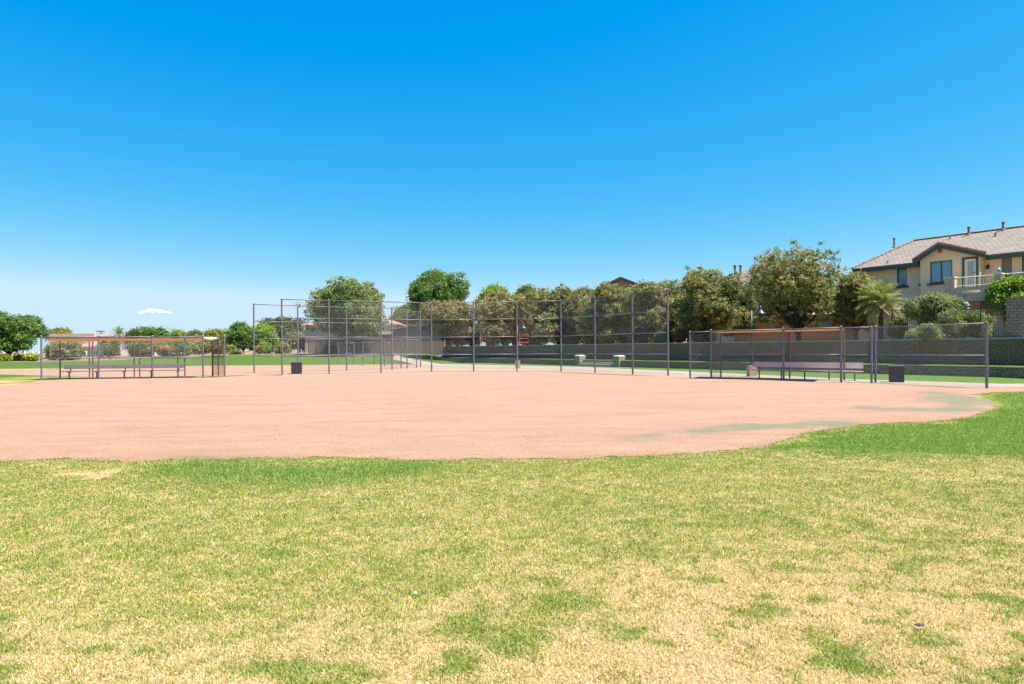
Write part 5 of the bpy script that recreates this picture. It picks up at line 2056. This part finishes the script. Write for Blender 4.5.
# terrace shrubs
shrub('grey green sage bush with purple flowers below the bay window', 936, 37.2, BZ, 293.5, 54, 'sage', 81, PURPLE, 0.10, dens=1.2, leaf=0.055)
shrub('pale green bush right of the purple flowered sage', 976, 36, BZ, 311, 32, 'sage', 82, leaf=0.05)
shrub('small green bush at the foot of the palm', 899, 39, BZ, 316, 20, 'olive', 83, leaf=0.06)
shrub('low sage bush spilling over the tall stone wall', 925, 35.0, BZ, 325, 36, 'sage', 84, leaf=0.05)
shrub('bush with magenta flowers left of the right dugout', 682, 51, BZ, 330, 10, 'dark', 85, MAGENTA, 0.5)
shrub('bush with magenta flowers above the right step pillar', 645, 56, BZ, 326, 14, 'dark', 86, MAGENTA, 0.12)
shrub('bush with magenta flowers above the left step pillar', 592, 62, BZ, 331, 12, 'dark', 87, MAGENTA, 0.25)
shrub('bright green bush above the stone steps', 609, 59, BZ, 330, 18, 'bright', 88)
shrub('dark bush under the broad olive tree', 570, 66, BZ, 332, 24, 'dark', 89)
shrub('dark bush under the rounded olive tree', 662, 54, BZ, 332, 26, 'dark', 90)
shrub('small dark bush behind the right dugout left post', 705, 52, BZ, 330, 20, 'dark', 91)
T('citrus_tree', 'lime green leafy tree at the right edge in front of the house', 'tree', 1016, 37, BZ, 275, 50, 322, 'bright', 92, dens=0.7, leaf=0.085, nl=11, trunk_r=0.09)


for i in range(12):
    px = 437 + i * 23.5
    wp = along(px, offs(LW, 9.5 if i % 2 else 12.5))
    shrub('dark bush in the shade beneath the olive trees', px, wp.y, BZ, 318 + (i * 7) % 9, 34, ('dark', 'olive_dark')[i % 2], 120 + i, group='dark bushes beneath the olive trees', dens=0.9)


# palms
def palm(label, px, d, z0, ztop, nfr, s, seed, trunk_r=0.2, name='palm_tree'):
    rg = random.Random(seed)
    x = PX(px, d)
    root = empty(name, (x, d, z0), label, 'palm tree')
    hub = ztop
    bm = MB()
    k = 14
    pts = [(x, d, z0 - 0.05 + (hub - z0) * i / k) for i in range(k + 1)]
    bm.tube(pts, [trunk_r * (1.15 - 0.25 * i / k) * (1.08 if i % 2 else 0.95) for i in range(k + 1)], 10)
    bm.build('trunk', M['bark'], root)
    vs, fs, cs = [], [], []
    for i in range(nfr):
        old = i / nfr
        el = R(84) - old ** 0.9 * R(118) + rg.uniform(-.12, .12)
        az_ = i * 2.39996 + rg.uniform(-.25, .25)
        hd = Vector((math.cos(az_), math.sin(az_), 0))
        side = Vector((-math.sin(az_), math.cos(az_), 0))
        Lf = s * 1.9 * rg.uniform(0.85, 1.12)
        droop = rg.uniform(0.15, 0.38) + 0.22 * old
        base = Vector((0.13, 0.19, 0.045)).lerp(Vector((0.33, 0.29, 0.12)), old ** 1.3 * 0.9) * rg.uniform(0.85, 1.2)
        pts, p, e_ = [], Vector((x, d, hub)), el
        nseg = 16
        for k in range(nseg + 1):
            pts.append(p.copy())
            dv = hd * math.cos(e_) + Vector((0, 0, 1)) * math.sin(e_)
            p = p + dv * Lf / nseg
            e_ -= droop * 1.6 / nseg * (0.4 + 1.4 * k / nseg)
        for k in range(nseg):
            w_ = 0.022 * (1 - 0.8 * k / nseg)
            b0 = len(vs)
            vs += [pts[k] + side * w_, pts[k] - side * w_, pts[k + 1] - side * w_ * .9, pts[k + 1] + side * w_ * .9]
            fs += [(b0, b0 + 1, b0 + 2, b0 + 3)]
            cs += [base * 1.2] * 4
            if k < 2:
                continue
            tv = (pts[k + 1] - pts[k]).normalized()
            up_ = side.cross(tv)
            if up_.z < 0:
                up_ = -up_
            for h_ in (0.0, 0.5):
                q = pts[k].lerp(pts[k + 1], h_)
                ln = s * 0.5 * math.sin(math.pi * min(0.97, (k + h_ + 1) / (nseg + 1.5)) ** 0.8) + 0.05
                for sg in (1, -1):
                    dd = (side * sg * 0.75 + tv * 0.75 + up_ * 0.28 + Vector((rg.uniform(-.12, .12), rg.uniform(-.12, .12), rg.uniform(-.15, .1)))).normalized()
                    ww = tv * 0.032 * s
                    tip = q + dd * ln - Vector((0, 0, ln * 0.12))
                    m1 = q + dd * ln * 0.5
                    b0 = len(vs)
                    vs += [q, m1 + ww, tip, m1 - ww]
                    fs += [(b0, b0 + 1, b0 + 2, b0 + 3)]
                    c0 = base * rg.uniform(0.85, 1.2)
                    cs += [c0, c0, c0.lerp(Vector((0.45, 0.38, 0.18)), 0.45), c0]
    # quads only
    f4 = np.array([list(f) for f in fs])
    vv_ = np.array([tuple(p - Vector((x, d, z0))) for p in vs])
    np_obj('crown', vv_, f4, M['leaf'], parent=root, cols=np.array([tuple(c) for c in cs]))
    return root


palm('short palm with pale drooping frond tips left of the house', 881, 40.2, BZ, ZY(881, 304, 40.2), 60, 0.92, 5, 0.13)
palm('slim distant palm beside the white gabled house', 119, 150, 0.6, ZY(119, 335, 150), 30, 1.3, 6, 0.3)

# ================================================================== SMALL THINGS FAR OFF
# floodlight
d0 = 210
x0 = PX(101, d0)
fl_ = empty('floodlight_pole', (x0, d0, 0.6), 'tall floodlight pole far behind the left dugout', 'floodlight')
bm = MB()
bm.lathe((x0, d0, 0.6), [(0.3, 0), (0.26, 0.3), (0.2, 1.0), (0.12, ZY(101, 330, d0) - 0.6)], 10)
bm.build('pole', M['steel'], fl_, smooth=True)
for zz, kk in ((331.0, 4), (333.6, 3)):
    z_ = ZY(101, zz, d0)
    bm = MB()
    bm.bar((x0 - 1.2, d0, z_), (x0 + 1.2, d0, z_), 0.1, 0.1)
    bm.build('crossarm', M['steel'], fl_)
    for i in range(kk):
        u_ = -1.05 + 2.1 * i / (kk - 1)
        bm = MB()
        bm.lathe((x0 + u_, d0 - 0.25, z_ - 0.1), [(0.12, 0.35), (0.3, 0.1), (0.34, -0.15), (0.3, -0.18)], 10)
        bm.build('lamp_head', M['steel'], fl_, smooth=True)
# white bollards along the street
bol = None
for i, px in enumerate((4.5, 9.5, 24.5, 33, 38.8, 47.3, 52, 81.5, 86.2, 102)):
    x = PX(px, 128)
    if bol is None:
        bm = MB()
        bm.lathe((0, 0, 0), [(0.16, 0), (0.16, 1.15), (0.12, 1.24), (0.02, 1.27)], 10)
        bol = bm.build('bollard', M['white_paint'], None, origin=(0, 0, 0), smooth=True)
        tag(bol, 'small white bollard in the row along the distant street, left', 'bollard', 'white bollards along the far street')
        bol.location = (x, 128, 0.4)
    else:
        c = bol.copy()
        COL.objects.link(c)
        c.location = (x, 128, 0.4)
# playground
pgp = along(490, offs(LW, 9))
pg = empty('playground_frame', (pgp.x, pgp.y, BZ), 'red playground frame under the brownish olive trees', 'playground')
bm = MB()
for sx_ in (-1, 1):
    for sy_ in (-1, 1):
        bm.tube([(pgp.x + sx_ * 1.3, pgp.y + sy_ * 0.8, BZ), (pgp.x + sx_ * 1.3, pgp.y + sy_ * 0.8, BZ + 2.9)], 0.06, 8)
bm.build('post', M['cream_paint'], pg)
bm = MB()
bm.box((pgp.x, pgp.y, BZ + 1.05), (3.0, 1.9, 0.12))
for k in range(9):
    bm.tube([(pgp.x - 1.3 + 2.6 * k / 8, pgp.y - 0.85, BZ + 1.1), (pgp.x - 1.3 + 2.6 * k / 8, pgp.y - 0.85, BZ + 1.75)], 0.025, 5)
bm.tube([(pgp.x - 1.3, pgp.y - 0.85, BZ + 1.75), (pgp.x + 1.3, pgp.y - 0.85, BZ + 1.75)], 0.04, 6)
bm.build('platform', M['red_paint'], pg)
bm = MB()
bm.add([(pgp.x - 1.6, pgp.y - 1.1, BZ + 2.8), (pgp.x + 1.6, pgp.y - 1.1, BZ + 2.8), (pgp.x + 1.6, pgp.y + 1.1, BZ + 2.8), (pgp.x - 1.6, pgp.y + 1.1, BZ + 2.8), (pgp.x - .9, pgp.y, BZ + 3.5), (pgp.x + .9, pgp.y, BZ + 3.5)],
       [(0, 1, 5, 4), (2, 3, 4, 5), (1, 2, 5), (3, 0, 4), (3, 2, 1, 0)])
bm.build('roof', M['stucco_pale'], pg)
# climbing poles
cp = along(524.5, offs(LW, 10))
o = empty('climbing_frame', (cp.x, cp.y, BZ), 'slim red climbing bars right of the playground frame', 'playground')
bm = MB()
for s_ in (-0.7, 0.7):
    bm.tube([(cp.x + s_, cp.y, BZ), (cp.x + s_, cp.y, BZ + 2.5)], 0.06, 8)
for k in range(5):
    bm.tube([(cp.x - 0.7, cp.y, BZ + 0.5 + 0.5 * k), (cp.x + 0.7, cp.y, BZ + 0.5 + 0.5 * k)], 0.04, 6)
bm.build('bars', M['red_paint'], o)
# blue bucket hung in the shade of the tree
bp0 = along(827.3, offs(LW, 5.5))
zt, zb_ = ZY(827.3, 322.3, bp0.y), ZY(827.3, 328.5, bp0.y)
o = empty('hanging_bucket', (bp0.x, bp0.y, zb_), 'small bright blue bucket shaped thing hanging under the tallest olive tree', 'bucket')
bm = MB()
bm.lathe((bp0.x, bp0.y, zb_), [(0.09, 0.0), (0.1, 0.03), (0.125, zt - zb_ - 0.06), (0.135, zt - zb_)], 14)
bm.build('body', M['blue_paint'], o, smooth=False)
bm = MB()
bm.tube([(bp0.x - 0.125, bp0.y, zt), (bp0.x, bp0.y, zt + 0.28), (bp0.x + 0.125, bp0.y, zt)], 0.01, 5)
bm.tube([(bp0.x, bp0.y, zt + 0.28), (bp0.x, bp0.y, zt + 1.6)], 0.008, 5)
bm.build('handle', M['black_metal'], o)
# hanging ornament in the garden
go_ = along(966.5, offs(LW, 5.4))
zt = ZY(966.5, 296, go_.y)
zo = ZY(966.5, 309, go_.y)
o = empty('hanging_ornament', (go_.x, go_.y, BZ), 'grey and white ornament hanging on a dark pole below the balcony', 'ornament')
bm = MB()
bm.tube([(go_.x - 0.12, go_.y, BZ), (go_.x - 0.12, go_.y, zt), (go_.x - 0.06, go_.y, zt + 0.08), (go_.x, go_.y, zt)], 0.022, 6)
bm.build('pole', M['black_metal'], o)
bm = MB()
bm.lathe((go_.x, go_.y, zo), [(0.03, 0.42), (0.13, 0.34), (0.17, 0.2), (0.12, 0.1), (0.16, -0.02), (0.1, -0.25), (0.07, -0.45), (0.01, -0.5)], 9)
bm.build('body', mat('grey_white_ornament', (0.36, 0.36, 0.38), 0.6, 0.9, 9), o, smooth=False)


# cloud far off
def cloud(label, px0, px1, py0, py1, d, seed, thin=1.0):
    rg = random.Random(seed)
    bm = bmesh.new()
    w = (px1 - px0) / F * d
    h = (py1 - py0) / F * d
    cx_, cz_ = PX((px0 + px1) / 2, d), ZY((px0 + px1) / 2, (py0 + py1) / 2, d)
    prof = ((0.0, 0.05), (0.12, 0.35), (0.24, 0.5), (0.36, 0.95), (0.46, 0.7), (0.58, 0.62), (0.68, 0.66), (0.82, 0.4), (1.0, 0.06))
    for i in range(95):
        t_ = rg.random()
        for (a, b) in zip(prof[:-1], prof[1:]):
            if a[0] <= t_ <= b[0]:
                k_ = a[1] + (b[1] - a[1]) * (t_ - a[0]) / (b[0] - a[0])
        u_ = (t_ - 0.5) * w
        r_ = h * (0.05 + 0.13 * k_ * rg.uniform(0.3, 1.1))
        m_ = Matrix.Translation((u_, rg.uniform(-.3, .3) * w * 0.3, -h * 0.42 + r_ + rg.uniform(0, 0.72) * h * k_)) @ Matrix.Diagonal((rg.uniform(1.4, 3.2) * r_, 2.0 * r_, r_, 1))
        bmesh.ops.create_icosphere(bm, subdivisions=3, radius=1.0, matrix=m_)
    for v in bm.verts:
        f_ = float(fbm(np.array([v.co.x * 0.09 + 5]), np.array([v.co.z * 0.16 + v.co.y * 0.11]), 4)[0]) - 0.5
        v.co += v.normal * f_ * h * 0.22
    me = bpy.data.meshes.new('cloud')
    bm.to_mesh(me)
    bm.free()
    for p in me.polygons:
        p.use_smooth = True
    me.materials.append(M['cloud'])
    o = bpy.data.objects.new('cloud', me)
    COL.objects.link(o)
    o.location = (cx_, d, cz_)
    return tag(o, label, 'cloud')


cloud('small white cloud low in the sky above the left dugout', 139, 171, 308.6, 313.6, 2600, 2)
